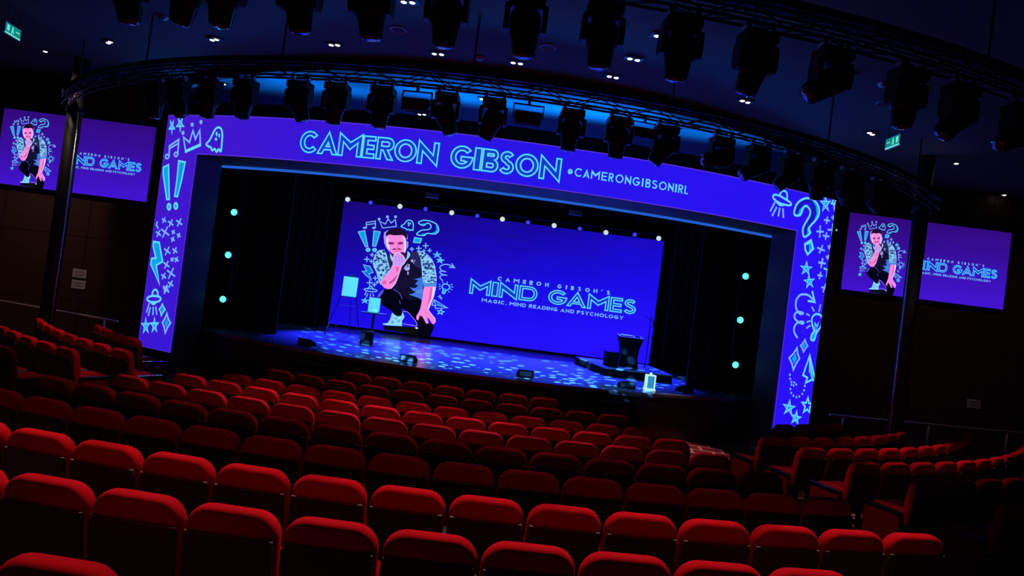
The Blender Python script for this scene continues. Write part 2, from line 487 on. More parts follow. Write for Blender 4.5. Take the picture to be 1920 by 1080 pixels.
pleated('stage_curtain', -7.9, -5.56, 15.65, SH, 5.9, 'black stage curtain behind the green lights beside the easel', LEG, -5.57)
pleated('stage_curtain', 4.48, 7.0, 15.65, SH, 5.9, 'black stage curtain behind the green lights beside the microphone stand', LEG, 4.49)
pleated('stage_curtain', -8.6, -5.60, 19.2, SH, 5.9, 'black stage curtain at the portrait end of the video wall', LEG, -5.72)
pleated('stage_curtain', 4.62, 7.6, 19.2, SH, 5.9, 'black stage curtain at the lettered end of the video wall', LEG, 4.72)
pleated('stage_border', -8.0, 7.0, 16.6, 5.0, 6.598, 'black curtain border across the top of the stage', LEG)


# ------------------------------------------------------------------ theatre seats
def outline(w, z0, z1, rt, rb, n=7):
    """front outline of a seat back: rounded top corners rt, tighter bottom corners rb"""
    h = w / 2
    pts = []
    for cx, cz, r, a0 in ((h - rt, z1 - rt, rt, 0), (-h + rt, z1 - rt, rt, 90), (-h + rb, z0 + rb, rb, 180), (h - rb, z0 + rb, rb, 270)):
        for i in range(n + 1):
            a = radians(a0 + 90 * i / n)
            pts.append((cx + r * cos(a), cz + r * sin(a)))
    return pts

RECL = tan(radians(9))
def back_y(z):
    return (SEAT_H - z) * RECL

def pillow(bm, prof_w, z0, z1, rt, rb, depth, yoff, soft, recl=True, bulge=0.0):
    """a cushion: outline extruded along depth with rolled edges"""
    cz = (z0 + z1) / 2
    steps = [(-depth / 2 - bulge * 0.4, soft * 1.0 + 0.02), (-depth / 2, soft * 1.0), (-depth / 2 + soft * 0.12, soft * 0.55), (-depth / 2 + soft * 0.4, soft * 0.2), (-depth / 2 + soft, 0.0),
             (depth / 2 - soft, 0.0), (depth / 2 - soft * 0.4, soft * 0.2), (depth / 2 - soft * 0.12, soft * 0.55), (depth / 2, soft * 1.0), (depth / 2 + bulge * 0.4, soft * 1.0 + 0.02)]
    rings = []
    for y, ins in steps:
        o = outline(prof_w - 2 * ins, z0 + ins, z1 - ins, max(rt - ins * 0.6, 0.02), max(rb - ins * 0.6, 0.008))
        rings.append([(x, yoff + y + (back_y(z) if recl else 0.0), z) for x, z in o])
    vr = add_loft(bm, rings, cap=False)
    for ring, y, s in ((vr[0], -depth / 2 - bulge, -1), (vr[-1], depth / 2 + bulge, 1)):
        c = bm.verts.new((0, yoff + y + (back_y(cz) if recl else 0.0), cz))
        for i in range(len(ring)):
            j = (i + 1) % len(ring)
            bm.faces.new((ring[i], ring[j], c))

def make_seat():
    root = thing('theatre_seat', 'red plush theatre seat', 'theatre seat', (0, 0, -50))
    bm = bmesh.new(); pillow(bm, 0.532, 0.37, SEAT_H, 0.135, 0.04, 0.115, 0.035, 0.038, bulge=0.004)
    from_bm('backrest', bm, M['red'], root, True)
    # dark moulded shell over the lower back
    bm = bmesh.new()
    o = outline(0.486, 0.34, 0.795, 0.03, 0.03, 4)
    rings = []
    for y, ins in ((-0.022, 0.008), (-0.024, 0.0), (0.0, 0.0)):
        oo = outline(0.514 - 2 * ins, 0.34 + ins, 0.795 - ins, 0.03, 0.03, 4)
        rings.append([(x, -0.022 + y + 0.002 + back_y(z), z) for x, z in oo])
    add_loft(bm, rings)
    sh = from_bm('back_panel', bm, M['shell'], root)
    bm = bmesh.new()
    add_box(bm, (0.496, 0.012, 0.006), (0, -0.034 + back_y(0.797), 0.7985))
    for s in (-1, 1):
        add_box(bm, (0.035, 0.014, 0.012), (s * 0.236, -0.034 + back_y(0.797), 0.80), bevel=0.003, seg=1)
    from_bm('trim_strip', bm, M['seam'], sh)
    bm = bmesh.new(); pillow(bm, 0.47, 0.37, 0.54, 0.045, 0.02, 0.46, 0.35, 0.03, recl=False)
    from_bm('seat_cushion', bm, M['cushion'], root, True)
    bm = bmesh.new()
    add_box(bm, (0.36, 0.30, 0.03), (0, 0.33, 0.335)); add_box(bm, (0.10, 0.16, 0.32), (0, 0.31, 0.17)); add_box(bm, (0.28, 0.30, 0.02), (0, 0.31, 0.01), bevel=0.004, seg=1)
    from_bm('pedestal', bm, M['shell'], root)
    return root

def make_arm(x, parent, wide=0.042):
    bm = bmesh.new()
    add_box(bm, (wide, 0.36, 0.03), (x, 0.345, 0.528), bevel=0.008)
    a = from_bm('armrest', bm, M['armcap'], parent)
    bm = bmesh.new()
    add_box(bm, (0.026, 0.07, 0.514), (x, 0.30, 0.257), bevel=0.004, seg=1)
    from_bm('arm_post', bm, M['shell'], a)
    return a

def make_end(x, parent):
    """aisle end of a row: broad dark arm over a red side board"""
    bm = bmesh.new()
    add_box(bm, (0.062, 0.50, 0.032), (x, 0.36, 0.527), bevel=0.008)
    a = from_bm('armrest', bm, M['armwood'], parent)
    bm = bmesh.new()
    add_box(bm, (0.036, 0.46, 0.51), (x, 0.36, 0.256), bevel=0.006, seg=1)
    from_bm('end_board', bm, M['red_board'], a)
    return a

proto = {}
for kind in ('mid', 'low_end', 'high_end', 'single'):
    s = make_seat()
    # low_end: aisle at the -x side; high_end: aisle at the +x side
    if kind == 'low_end':
        make_end(-0.302, s)
    else:
        make_arm(-0.28, s)
    if kind == 'high_end':
        make_end(0.302, s)
    proto[kind] = s

PITCH_S = 0.56
# row: list of (block, first angle, number, aisle ends (low, high))
def deg_step(k):
    return math.degrees(PITCH_S / ROWS[k][0])
ST = {  # measured angle of one seat in each row of the middle block, seats before it, seats after it
    'Z': (-3.71, 1, 0), 'A': (-6.36, 1, 8), 'B': (-9.52, 1, 12), 'C': (-8.88, 3, 11), 'D': (-8.24, 4, 10),
    'E': (-12.05, 2, 11), 'F': (-13.95, 1, 11), 'G': (-16.23, 0, 11), 'H': (-15.92, 0, 10), 'I': (-11.15, 0, 6)}
MID_COMPLETE_LOW = set('DEFGHI')
MID_COMPLETE_HIGH = set('BCDEFGHI')
RIGHT = {'H': (30.9, 4), 'G': (24.1, 8), 'F': (23.2, 12), 'E': (22.87, 13), 'D': (22.34, 6), 'C': (22.21, 2)}
LEFT = {'H': (-35.1, 4), 'G': (-28.18, 8), 'F': (-27.61, 7), 'E': (-26.93, 2)}
FROM_STAGE = {'I': 'front row below the stage', 'H': 'second row from the stage', 'G': 'third row from the stage', 'F': 'fourth row from the stage',
              'E': 'fifth row from the stage', 'D': 'sixth row from the stage', 'C': 'seventh row from the stage', 'B': 'third row from the camera',
              'A': 'second row from the camera', 'Z': 'nearest row to the camera'}
used = set()
def place(k, deg, label, group, low=False, high=False):
    kind = 'low_end' if low else 'high_end' if high else 'mid'
    r = proto[kind]
    if kind in used:
        r = copy_tree(r)
    used.add(kind)
    r.location = arc_pt(ROWS[k][0], deg, row_floor(k))
    r.rotation_euler = (0, 0, radians(deg))
    r['label'] = label; r['category'] = 'theatre seat'; r['group'] = group
    return r

for k, (a, nb, na) in ST.items():
    n = nb + na + 1
    st = deg_step(k)
    for i in range(n):
        place(k, a + (i - nb) * st, 'red theatre seat, %s from the left in the %s, centre block' % (ORD[i + 1], FROM_STAGE[k]),
              'theatre seats in the centre block', low=(i == 0 and k in MID_COMPLETE_LOW), high=(i == n - 1 and k in MID_COMPLETE_HIGH))
def row_plate(seat, x):
    bm = bmesh.new(); add_box(bm, (0.006, 0.11, 0.06), (x + (-0.0215 if x < 0 else 0.0215), 0.40, 0.43), bevel=0.002, seg=1)
    from_bm('row_plate', bm, M['white_plate'], seat)
for k, (a, n) in RIGHT.items():
    st = 2.70 if k == 'F' else deg_step(k) * (1.09 if k in 'GEH' else 1.08)
    for i in range(n):
        o = place(k, a + i * st, 'red theatre seat, %s from the aisle in the %s, right block' % (ORD[i + 1], FROM_STAGE[k]), 'theatre seats in the right block', low=(i == 0))
        if k == 'H' and i == 0: row_plate(o, -0.302)
for k, (a, n) in LEFT.items():
    st = deg_step(k) * 1.08
    for i in range(n):
        o = place(k, a - i * st, 'red theatre seat, %s from the aisle in the %s, left block' % (ORD[i + 1], FROM_STAGE[k]), 'theatre seats in the left block', high=(i == 0))
        if k == 'H' and i == 0: row_plate(o, 0.302)
if 'single' not in used:
    def drop(o):
        for c in list(o.children):
            drop(c)
        bpy.data.objects.remove(o, do_unlink=True)
    drop(proto['single'])


# ------------------------------------------------------------------ pixel ray of the photograph -> point on a given surface
def ray(px, py):
    a, b = (px - 960) / FPX, (py - 540) / FPX
    u = a * _cr + b * _sr; v = a * _sr - b * _cr
    return Vector((u, _c - v * _s, _s + v * _c))
def on_y(px, py, y):
    d = ray(px, py); t = y / d.y
    return Vector((0, 0, EYE)) + t * d
def on_z(px, py, z):
    d = ray(px, py); t = (z - EYE) / d.z
    return Vector((0, 0, EYE)) + t * d
def on_portal(px, py):
    """-> (arc length s, height z) on the curved portal screen"""
    d = ray(px, py)
    A = d.x ** 2 + d.y ** 2; B = -2 * (d.x * HX + d.y * HY); Cc = HX * HX + HY * HY - HR * HR
    t = (-B - sqrt(B * B - 4 * A * Cc)) / (2 * A)
    return HR * asin((t * d.x - HX) / HR), EYE + t * d.z


# ------------------------------------------------------------------ lighting trusses
def arc_truss(name, r, d0, d1, z, label):
    root = thing(name, label, 'truss', arc_pt(r, (d0 + d1) / 2, z))
    inv = Vector(root.location)
    n = 60
    W2, H2 = 0.07, 0.17
    corners = ((-W2, 0), (W2, 0), (-W2, H2), (W2, H2), (0, H2 * 0.5))
    for dr, dz in corners:
        bm = bmesh.new()
        add_tube(bm, [Vector(arc_pt(r + dr, d0 + (d1 - d0) * i / n, z + dz)) - inv for i in range(n + 1)], 0.017 if dr else 0.012, 8)
        from_bm('chord', bm, M['truss'], root, True)
    bm = bmesh.new()
    m = int(radians(d1 - d0) * r / 0.42)
    for i in range(m):
        a, b = d0 + (d1 - d0) * i / m, d0 + (d1 - d0) * (i + 1) / m
        fl = i % 2
        for p, q in (((-W2, 0), (-W2, H2)), ((W2, 0), (W2, H2)), ((-W2, 0), (W2, 0)), ((-W2, H2), (W2, H2))):
            if fl: p, q = q, p
            add_cyl(bm, Vector(arc_pt(r + p[0], a, z + p[1])) - inv, Vector(arc_pt(r + q[0], b, z + q[1])) - inv, 0.008, n=6)
    from_bm('lacing', bm, M['truss'], root)
    # cable tray on the truss
    bm = bmesh.new()
    rings = []
    for i in range(n + 1):
        d = d0 + (d1 - d0) * i / n
        rings.append([Vector(arc_pt(r + rr, d, z + zz)) - inv for rr, zz in ((-0.09, 0.20), (0.09, 0.20), (0.09, 0.28), (-0.09, 0.28))])
    add_loft(bm, rings)
    from_bm('cable_tray', bm, M['black'], root)
    # drop rods to the ceiling
    k = 7
    for i in range(k):
        d = d0 + (d1 - d0) * (i + 0.5) / k
        bm = bmesh.new(); p = Vector(arc_pt(r, d, z + 0.17)) - inv
        add_cyl(bm, p, p + Vector((0, 0, CEIL - z - 0.17)), 0.016, n=8)
        from_bm('hanger_rod', bm, M['truss'], root)
    return root
TR1, TR2, TZ = 12.2, 15.42, 5.50
arc_truss('lighting_truss', TR1, -51.0, 47.0, TZ, 'curved black lighting truss above the portal screen, running from column to column')
arc_truss('lighting_truss', TR2, -30.0, 34.0, TZ + 0.05, 'curved black lighting truss overhead, nearer the camera and cut by the top of the photo')

# ------------------------------------------------------------------ stage lights on the trusses
def box_part(name, m, parent, size, loc, bevel=0.01, rot=None):
    bm = bmesh.new(); add_box(bm, size, loc, rot, bevel)
    return from_bm(name, bm, m, parent)

def make_moving_head(scale=1.0):
    root = thing('moving_head_light', 'moving head light', 'stage light', (0, 0, -60))
    box_part('base', M['fixture'], root, (0.34, 0.24, 0.11), (0, 0, -0.105), 0.02)
    for s in (-1, 1):
        bm = bmesh.new()
        add_box(bm, (0.045, 0.06, 0.06), (s * 0.13, 0, -0.03), bevel=0.008)
        add_cyl(bm, (s * 0.13, -0.04, 0.0), (s * 0.13, 0.04, 0.0), 0.030, n=12)
        from_bm('clamp', bm, M['bright_steel'], root)
    bm = bmesh.new()
    add_box(bm, (0.36, 0.13, 0.04), (0, 0, -0.178), bevel=0.012)
    for s in (-1, 1):
        rings = [[(s * (0.182 - 0.028), -w, z), (s * (0.182 + 0.02), -w, z), (s * (0.182 + 0.02), w, z), (s * (0.182 - 0.028), w, z)] for w, z in ((0.065, -0.175), (0.08, -0.25), (0.08, -0.36), (0.055, -0.42))]
        add_loft(bm, rings)
    from_bm('yoke', bm, M['fixture'], root)
    bm = bmesh.new()
    lathe(bm, [(0.02, 0.165), (0.105, 0.16), (0.138, 0.12), (0.145, 0.02), (0.14, -0.07), (0.125, -0.10), (0.112, -0.20), (0.100, -0.27), (0.09, -0.275)], 20)
    for i in range(5):
        lathe(bm, [(0.14, 0.09 - i * 0.03), (0.150, 0.087 - i * 0.03), (0.150, 0.078 - i * 0.03), (0.14, 0.075 - i * 0.03)], 20)
    h = from_bm('head', bm, M['fixture'], root, False)
    h.location = (0, 0, -0.365)
    bm = bmesh.new(); lathe(bm, [(0.086, -0.262), (0.084, -0.278), (0.05, -0.288), (0.004, -0.29)], 20)
    from_bm('lens', bm, M['lens'], h, True)
    bm = bmesh.new(); add_box(bm, (0.010, 0.010, 0.20), (0.116, 0, -0.18), Matrix.Rotation(0.12, 4, 'Y')); from_bm('glint_strip', bm, M['bright_steel'], h)
    bm = bmesh.new(); add_box(bm, (0.12, 0.01, 0.012), (0.0, -0.142, -0.01)); from_bm('front_handle', bm, M['bright_steel'], h)
    return root

def make_wash_panel():
    root = thing('wash_light', 'box-shaped wash light', 'stage light', (0, 0, -60))
    bm = bmesh.new()
    add_box(bm, (0.05, 0.08, 0.08), (0, 0, -0.03), bevel=0.008); add_cyl(bm, (0, -0.04, 0), (0, 0.04, 0), 0.036, n=12)
    from_bm('clamp', bm, M['bright_steel'], root)
    bm = bmesh.new()
    add_box(bm, (0.52, 0.04, 0.02), (0, 0, -0.08))
    for s in (-1, 1):
        add_box(bm, (0.018, 0.04, 0.24), (s * 0.255, 0, -0.19))
    from_bm('yoke', bm, M['fixture'], root)
    h = box_part('head', M['fixture'], root, (0.47, 0.22, 0.17), (0, 0, 0), 0.025); h.location = (0, 0, -0.28)
    box_part('lens', M['lens'], h, (0.42, 0.18, 0.012), (0, 0, -0.086), 0.003)
    bm = bmesh.new()
    for s in (-1, 1):
        add_box(bm, (0.44, 0.012, 0.06), (0, s * 0.105, -0.10), rot=Matrix.Rotation(s * 0.4, 4, 'X'))
    from_bm('barn_door', bm, M['fixture'], h)
    return root

P_HEAD, P_WASH = make_moving_head(), make_wash_panel()
first = {'h': True, 'w': True}
def hang(kind, px, py, r, z, label, group, pan=0.0, tilt=0.0, lean=0.0, scale=1.0):
    """px, py: where the clamp shows; the light hangs at that angle of the truss. pan about the vertical, tilt fore-and-aft, lean sideways (degrees)."""
    d = ray(px, py)
    A = d.x ** 2 + d.y ** 2; B = -2 * (d.x * AX + d.y * AY); Cc = AX * AX + AY * AY - r * r
    D = B * B - 4 * A * Cc
    t = (-B - sqrt(max(D, 0))) / (2 * A)
    th = math.degrees(atan2(t * d.x - AX, AY - t * d.y))
    src = P_HEAD if kind == 'h' else P_WASH
    o = src if first[kind] else copy_tree(src)
    first[kind] = False
    o.location = arc_pt(r, th, z - 0.03); o.rotation_euler = (0, 0, radians(th + pan))
    o.scale = (scale, scale, scale)
    for c in o.children:
        if c.name.split('.')[0] == 'head':
            c.rotation_euler = (radians(tilt), radians(lean), 0)
    return tag(o, label, 'stage light', group)

G1, G2 = 'stage lights on the truss above the portal screen', 'stage lights on the overhead truss'
FAR = [  # kind, px, py, pan, tilt, lean, what tells it apart
    ('h', 296, 146, 0, 4, -6, 'moving head light hanging straight down, first from the truss end beside the portrait side screen'),
    ('h', 338, 142, 0, 10, -24, 'moving head light leaning towards the stage, second from the left end of the curved truss'),
    ('h', 397, 140, 0, 6, 5, 'moving head light hanging straight down, third from the left end of the curved truss'),
    ('h', 464, 140, 0, 5, 4, 'moving head light hanging straight down, fourth from the left end of the curved truss'),
    ('h', 566, 142, 0, 8, -20, 'moving head light leaning outward, fifth from the left end of the curved truss'),
    ('h', 636, 146, 0, 4, 4, 'moving head light hanging straight down, sixth from the left end of the curved truss'),
    ('h', 722, 150, 0, 3, 3, 'moving head light hanging straight down, just left of the first box light'),
    ('w', 786, 153, 0, 10, 0, 'box-shaped wash light on the truss, the one over the letters M and E'),
    ('h', 842, 164, 0, 10, -22, 'moving head light leaning to the right, left one of the leaning pair'),
    ('h', 930, 175, 0, 10, 22, 'moving head light leaning to the left, right one of the leaning pair'),
    ('w', 994, 184, 0, 10, 0, 'box-shaped wash light on the truss, right of the leaning pair of lights'),
    ('h', 1076, 196, 0, 3, 2, 'moving head light hanging straight down, just right of the second box light'),
    ('h', 1164, 212, 0, 3, 0, 'moving head light hanging straight down above the small lettering of the portal'),
    ('w', 1210, 222, 0, 14, 0, 'box-shaped wash light with a frame, third and last of the box lights'),
    ('h', 1252, 228, 0, 12, 30, 'moving head light leaning left beside the third box light'),
    ('h', 1356, 248, 0, 8, 78, 'moving head light turned level, its glass lens facing left'),
    ('h', 1424, 262, 0, 10, 52, 'moving head light tilted low to the left, next to the level one'),
    ('h', 1486, 284, 0, 20, 34, 'moving head light tilted to the left, fourth from the right end of the curved truss'),
    ('h', 1540, 292, 0, 12, -14, 'moving head light leaning slightly right, third from the right end of the curved truss'),
    ('h', 1590, 310, 0, 16, -48, 'moving head light tilted to the right, second from the right end of the curved truss'),
    ('h', 1646, 328, 0, 10, -60, 'moving head light tilted low to the right, last one at the right truss end')]
for kd, px, py, pan, tilt, lean, lab in FAR:
    hang(kd, px, py, TR1, TZ, lab, G1, pan, tilt, lean, 1.0 if kd == 'h' else 0.66 if px > 1200 else 0.85)
NEAR = [
    (242, -24, 6, -8, 'moving head light at the top left corner of the photo, its tip faintly seen'),
    (352, -22, 4, 10, 'dark moving head light at the top edge, second of the overhead row'),
    (422, -20, 4, 4, 'dark moving head light at the top edge, third of the overhead row'),
    (564, -18, 6, -8, 'dark moving head light at the top edge above the first portal letter'),
    (700, -16, 6, -6, 'overhead moving head light just left of a ceiling ring grille'),
    (843, -14, 5, 0, 'overhead moving head light between the two ceiling ring grilles'),
    (992, -12, 4, -3, 'overhead moving head light just left of the second ceiling ring grille'),
    (1137, -4, 4, -2, 'overhead moving head light with a bright rim, right of the second ceiling ring grille'),
    (1283, 22, 3, 0, 'large overhead moving head light hanging straight down, its whole body in view'),
    (1424, 48, 12, 8, 'overhead moving head light with a blue-lit edge, angled towards the stage'),
    (1566, 72, 10, 55, 'overhead moving head light slanting down to the left with a pale tip'),
    (1708, 108, 3, 2, 'overhead moving head light hanging straight down beside a pale smoke detector'),
    (1806, 138, 14, 30, 'overhead moving head light angled left, second from the right edge of the photo'),
    (1916, 170, 8, 56, 'overhead moving head light slanting left at the right edge of the photo')]
for px, py, tilt, lean, lab in NEAR:
    hang('h', px, py, TR2, TZ + 0.05, lab, G2, 0, tilt, lean)

# ------------------------------------------------------------------ ceiling fittings
def make_downlight(n):
    root = thing('ceiling_downlight', 'downlight', 'ceiling light', (0, 0, -60))
    bm = bmesh.new()
    w = 0.30 if n == 2 else 0.17
    add_box(bm, (w, 0.17, 0.02), (0, 0, -0.010), bevel=0.006)
    from_bm('housing', bm, M['black'], root)
    for i in range(n):
        x = 0 if n == 1 else (-0.062, 0.062)[i]
        bm = bmesh.new(); lathe(bm, [(0.052, -0.018), (0.052, -0.030), (0.044, -0.030), (0.044, -0.018)], 18, (x, 0, 0))
        ring = from_bm('bezel', bm, M['grey'], root, True)
        bm = bmesh.new(); lathe(bm, [(0.040, -0.019), (0.038, -0.032), (0.020, -0.040), (0.003, -0.042)], 16, (x, 0, 0))
        from_bm('lamp', bm, M['lamp_white'], root, True)
    return root
D2, D1 = make_downlight(2), make_downlight(1)
dfirst = {1: True, 2: True}
DOWN = [(2, 765, 5, 'at the top edge beside a ring grille'), (1, 1232, 68, 'half hidden by the largest overhead stage light'), (1, 1590, 141, 'right of the slanting overhead stage light'),
        (1, 4, 138, 'at the left edge of the photo'), (1, 85, 97, 'below the left exit sign'), (2, 205, 80, 'above the left screen, second of the long curved line'),
        (2, 402, 75, 'third of the long curved line across the ceiling'), (2, 627, 85, 'fourth of the long curved line across the ceiling'), (2, 821, 102, 'beside the red-tinted smoke detector'),
        (2, 969, 119, 'sixth of the long curved line, right of the red-tinted detector'), (2, 1149, 145, 'seventh of the long curved line across the ceiling'),
        (2, 1397, 191, 'eighth of the long curved line, above the level stage light'), (2, 1633, 251, 'just left of the right exit sign'), (1, 1793, 307, 'right of the right exit sign'),
        (1, 1883, 366, 'low on the right, above the right screen'), (1, 420, 158, 'seen between the third and fourth truss lights'), (1, 548, 158, 'seen beside the fifth truss light'),
        (2, 791, 215, 'on the blue-lit ceiling above the portal lettering'), (1, 1052, 246, 'seen beside the stage light right of the second box light'), (1, 1270, 243, 'seen behind the light that leans left'),
        (1, 278, 174, 'seen beside the first truss light'), (1, 903, 186, 'on the blue-lit ceiling between the leaning pair'), (2, 1188, 112, 'small and dim, left of the largest overhead light')]
for n, px, py, where in DOWN:
    src = D2 if n == 2 else D1
    o = src if dfirst[n] else copy_tree(src)
    dfirst[n] = False
    o.location = on_z(px, py, CEIL - 0.03); o.location.z = CEIL
    o.rotation_euler = (0, 0, atan2(o.location.x - AX, AY - o.location.y))
    tag(o, ('twin' if n == 2 else 'single') + ' white ceiling downlight ' + where, 'ceiling light', 'downlights in the dark ceiling')

for i, (px, py, lab) in enumerate(((747, 55, 'round ceiling grille with a pale ring, the one beside the top edge downlight'), (1027, 88, 'round ceiling grille with a pale ring, above the long curved line of lights'),
                                   (1660, 193, 'round ceiling grille with a faint dark ring on the right'))):
    p = on_z(px, py, CEIL)
    t = thing('ceiling_speaker', lab, 'ceiling speaker', (p.x, p.y, CEIL), 0, 'flush ceiling speakers')
    bm = bmesh.new(); lathe(bm, [(0.135, 0.0), (0.135, -0.014), (0.115, -0.018), (0.112, -0.004)], 28)
    from_bm('ring', bm, M['dome'] if i < 2 else M['grey'], t, True)
    bm = bmesh.new(); lathe(bm, [(0.112, -0.002), (0.10, -0.008), (0.004, -0.010)], 28)
    from_bm('grille', bm, M['ceil'], t, True)
for px, py, lab in ((899, 110, 'round smoke detector with a reddish body on the ceiling'), (1657, 160, 'pale smoke detector beside a straight overhead stage light'), (1914, 241, 'pale smoke detector at the right edge of the photo'),
                    (305, 34, 'dim reddish smoke detector near the top left of the ceiling')):
    p = on_z(px, py, CEIL - 0.03)
    t = thing('smoke_detector', lab, 'smoke detector', (p.x, p.y, CEIL), 0, 'smoke detectors')
    bm = bmesh.new(); lathe(bm, [(0.085, 0.0), (0.085, -0.022), (0.075, -0.028)], 20); from_bm('base', bm, M['dome'], t, True)
    bm = bmesh.new(); lathe(bm, [(0.07, -0.026), (0.062, -0.05), (0.03, -0.062), (0.003, -0.064)], 20); from_bm('sensor_head', bm, M['dome'], t, True)

# exit signs
def exit_sign(px, py, z, rot, label):
    p = on_z(px, py, z)
    t = thing('exit_sign', label, 'exit sign', (p.x, p.y, z), rot, 'hanging exit signs')
    box_part('frame', M['lip'], t, (0.44, 0.03, 0.20), (0, 0, 0), 0.005)
    for s in (-1, 1):
        f = box_part('sign_face', M['exit_green'], t, (0.41, 0.004, 0.15), (0, s * 0.0165, 0.01), 0.001)
        bm = bmesh.new()                                     # running figure and arrow
        y = s * 0.0195
        for x0, z0, w, h in ((-0.02, 0.045, 0.03, 0.03), (-0.02, 0.01, 0.035, 0.05), (-0.04, -0.035, 0.02, 0.05), (0.005, -0.03, 0.02, 0.04), (0.12, 0.01, 0.10, 0.02), (-0.14, 0.01, 0.06, 0.10)):
            add_box(bm, (w, 0.003, h), (x0, y, z0))
        from_bm('pictogram', bm, M['exit_white'], f)
        box_part('light_edge', M['exit_white'], t, (0.42, 0.006, 0.025), (0, s * 0.016, -0.085), 0.001)
    bm = bmesh.new()
    for s in (-1, 1):
        add_cyl(bm, (s * 0.17, 0, 0.10), (s * 0.17, 0, CEIL - z), 0.006, n=6)
    from_bm('hanger_rod', bm, M['truss'], t)
exit_sign(23, 58, 6.2, radians(98), 'small green hanging exit sign in the top left of the ceiling')
exit_sign(1675, 266, 6.2, radians(90), 'small green hanging exit sign on the right of the ceiling')


# ------------------------------------------------------------------ columns, rails, plates
for (x, y, lab) in ((-9.96, 13.95, 'slim dark column with a blue-lit edge in front of the left screen'), (8.19, 13.2, 'slim dark column with a blue-lit edge in front of the right screen')):
    t = thing('support_column', lab, 'column', (x, y, 0), 0, 'columns that end the curved truss')
    bm = bmesh.new(); add_cyl(bm, (0, 0, 0), (0, 0, CEIL), 0.145, n=32)
    from_bm('shaft', bm, M['column'], t, True)
    k = 1 if x < 0 else -1
    bm = bmesh.new(); add_cyl(bm, (k * 0.142, -0.055, 0.06), (k * 0.142, -0.055, TZ - 0.08), 0.022, n=12)
    from_bm('glint_strip', bm, M['edge'], t, True)  # added metal strip imitates the blue highlight along the shaft
    bm = bmesh.new(); lathe(bm, [(0.146, 0), (0.19, 0), (0.19, 0.03), (0.146, 0.06)], 24); from_bm('base', bm, M['column'], t)
    bm = bmesh.new(); lathe(bm, [(0.146, TZ - 0.08), (0.18, TZ - 0.08), (0.18, TZ + 0.02), (0.146, TZ + 0.02)], 24); from_bm('truss_collar', bm, M['truss'], t)

def handrail(p, q, posts, label):
    t = thing('handrail', label, 'handrail', (p[0], p[1], 0))
    o = Vector((p[0], p[1], 0))
    bm = bmesh.new(); a, b = Vector(p) - o, Vector(q) - o
    add_tube(bm, [a, a.lerp(b, 0.5), b], 0.026, 10)
    from_bm('rail', bm, M['rail'], t, True)
    for f in posts:
        c = a.lerp(b, f)
        bm = bmesh.new(); add_cyl(bm, (c.x, c.y, 0), (c.x, c.y, c.z), 0.022, n=10); add_cyl(bm, (c.x, c.y, 0), (c.x, c.y, 0.012), 0.06, n=14)
        from_bm('post', bm, M['rail'], t, True)
handrail((-8.46, 14.0, 1.0), (-13.0, 15.52, 1.0), (0.075, 0.42, 0.78), 'thin metal handrail in front of the left wall')
handrail((7.24, 14.0, 0.95), (13.4, 15.48, 0.95), (0.055, 0.42, 0.78), 'thin metal handrail in front of the right wall')

for px, py, lab in ((150, 513, 'upper of the two pale plates on the left wall'), (148, 533.5, 'lower of the two pale plates on the left wall'), (1825, 757, 'single pale plate on the right wall')):
    p = on_y(px, py, YW)
    t = thing('wall_sign', lab, 'wall plate', (p.x, YW, p.z), 0, 'pale plates on the side walls')
    box_part('plate', M['white_plate'], t, (0.34, 0.02, 0.21), (0, -0.010, 0), 0.004)
    bm = bmesh.new()
    for j in range(2):
        add_box(bm, (0.24 - j * 0.06, 0.002, 0.022), (0, -0.0205, 0.035 - j * 0.07))
    from_bm('print', bm, M['grey'], t)

# ------------------------------------------------------------------ steps up to the stage
def steps_unit(x, label):
    y = stage_edge(x)
    ang = asin((x - SGX) / SGR)
    t = thing('stage_steps', label, 'steps', (x, y - 0.02, 0), ang, 'steps up to the stage')
    for i in range(4):
        z = 0.2 * (i + 1)
        dep = 0.26
        yc = -(4 - i - 0.5) * dep
        box_part('tread', M['black'], t, (0.82, dep, 0.05), (0, yc, z - 0.025), 0.004)
        box_part('nosing', M['steel'], t, (0.80, 0.02, 0.012), (0, yc - dep / 2 + 0.005, z + 0.002), 0.002)
    for s in (-1, 1):
        bm = bmesh.new()
        prof = [(0.0, 0.0), (-1.06, 0.0), (-1.06, 0.16)] + [p for i in range(1, 4) for p in ((-1.06 + 0.26 * i, 0.2 * i - 0.04), (-1.06 + 0.26 * i, 0.2 * i + 0.16))] + [(0.0, 0.76)]
        rings = [[(s * 0.415 + dx, py_, pz) for py_, pz in prof] for dx in (-0.012, 0.012)]
        add_loft(bm, rings)
        from_bm('side_panel', bm, M['black'], t)
steps_unit(-3.72, 'black steps up to the stage below the easel')
steps_unit(2.30, 'black steps up to the stage below the lectern')

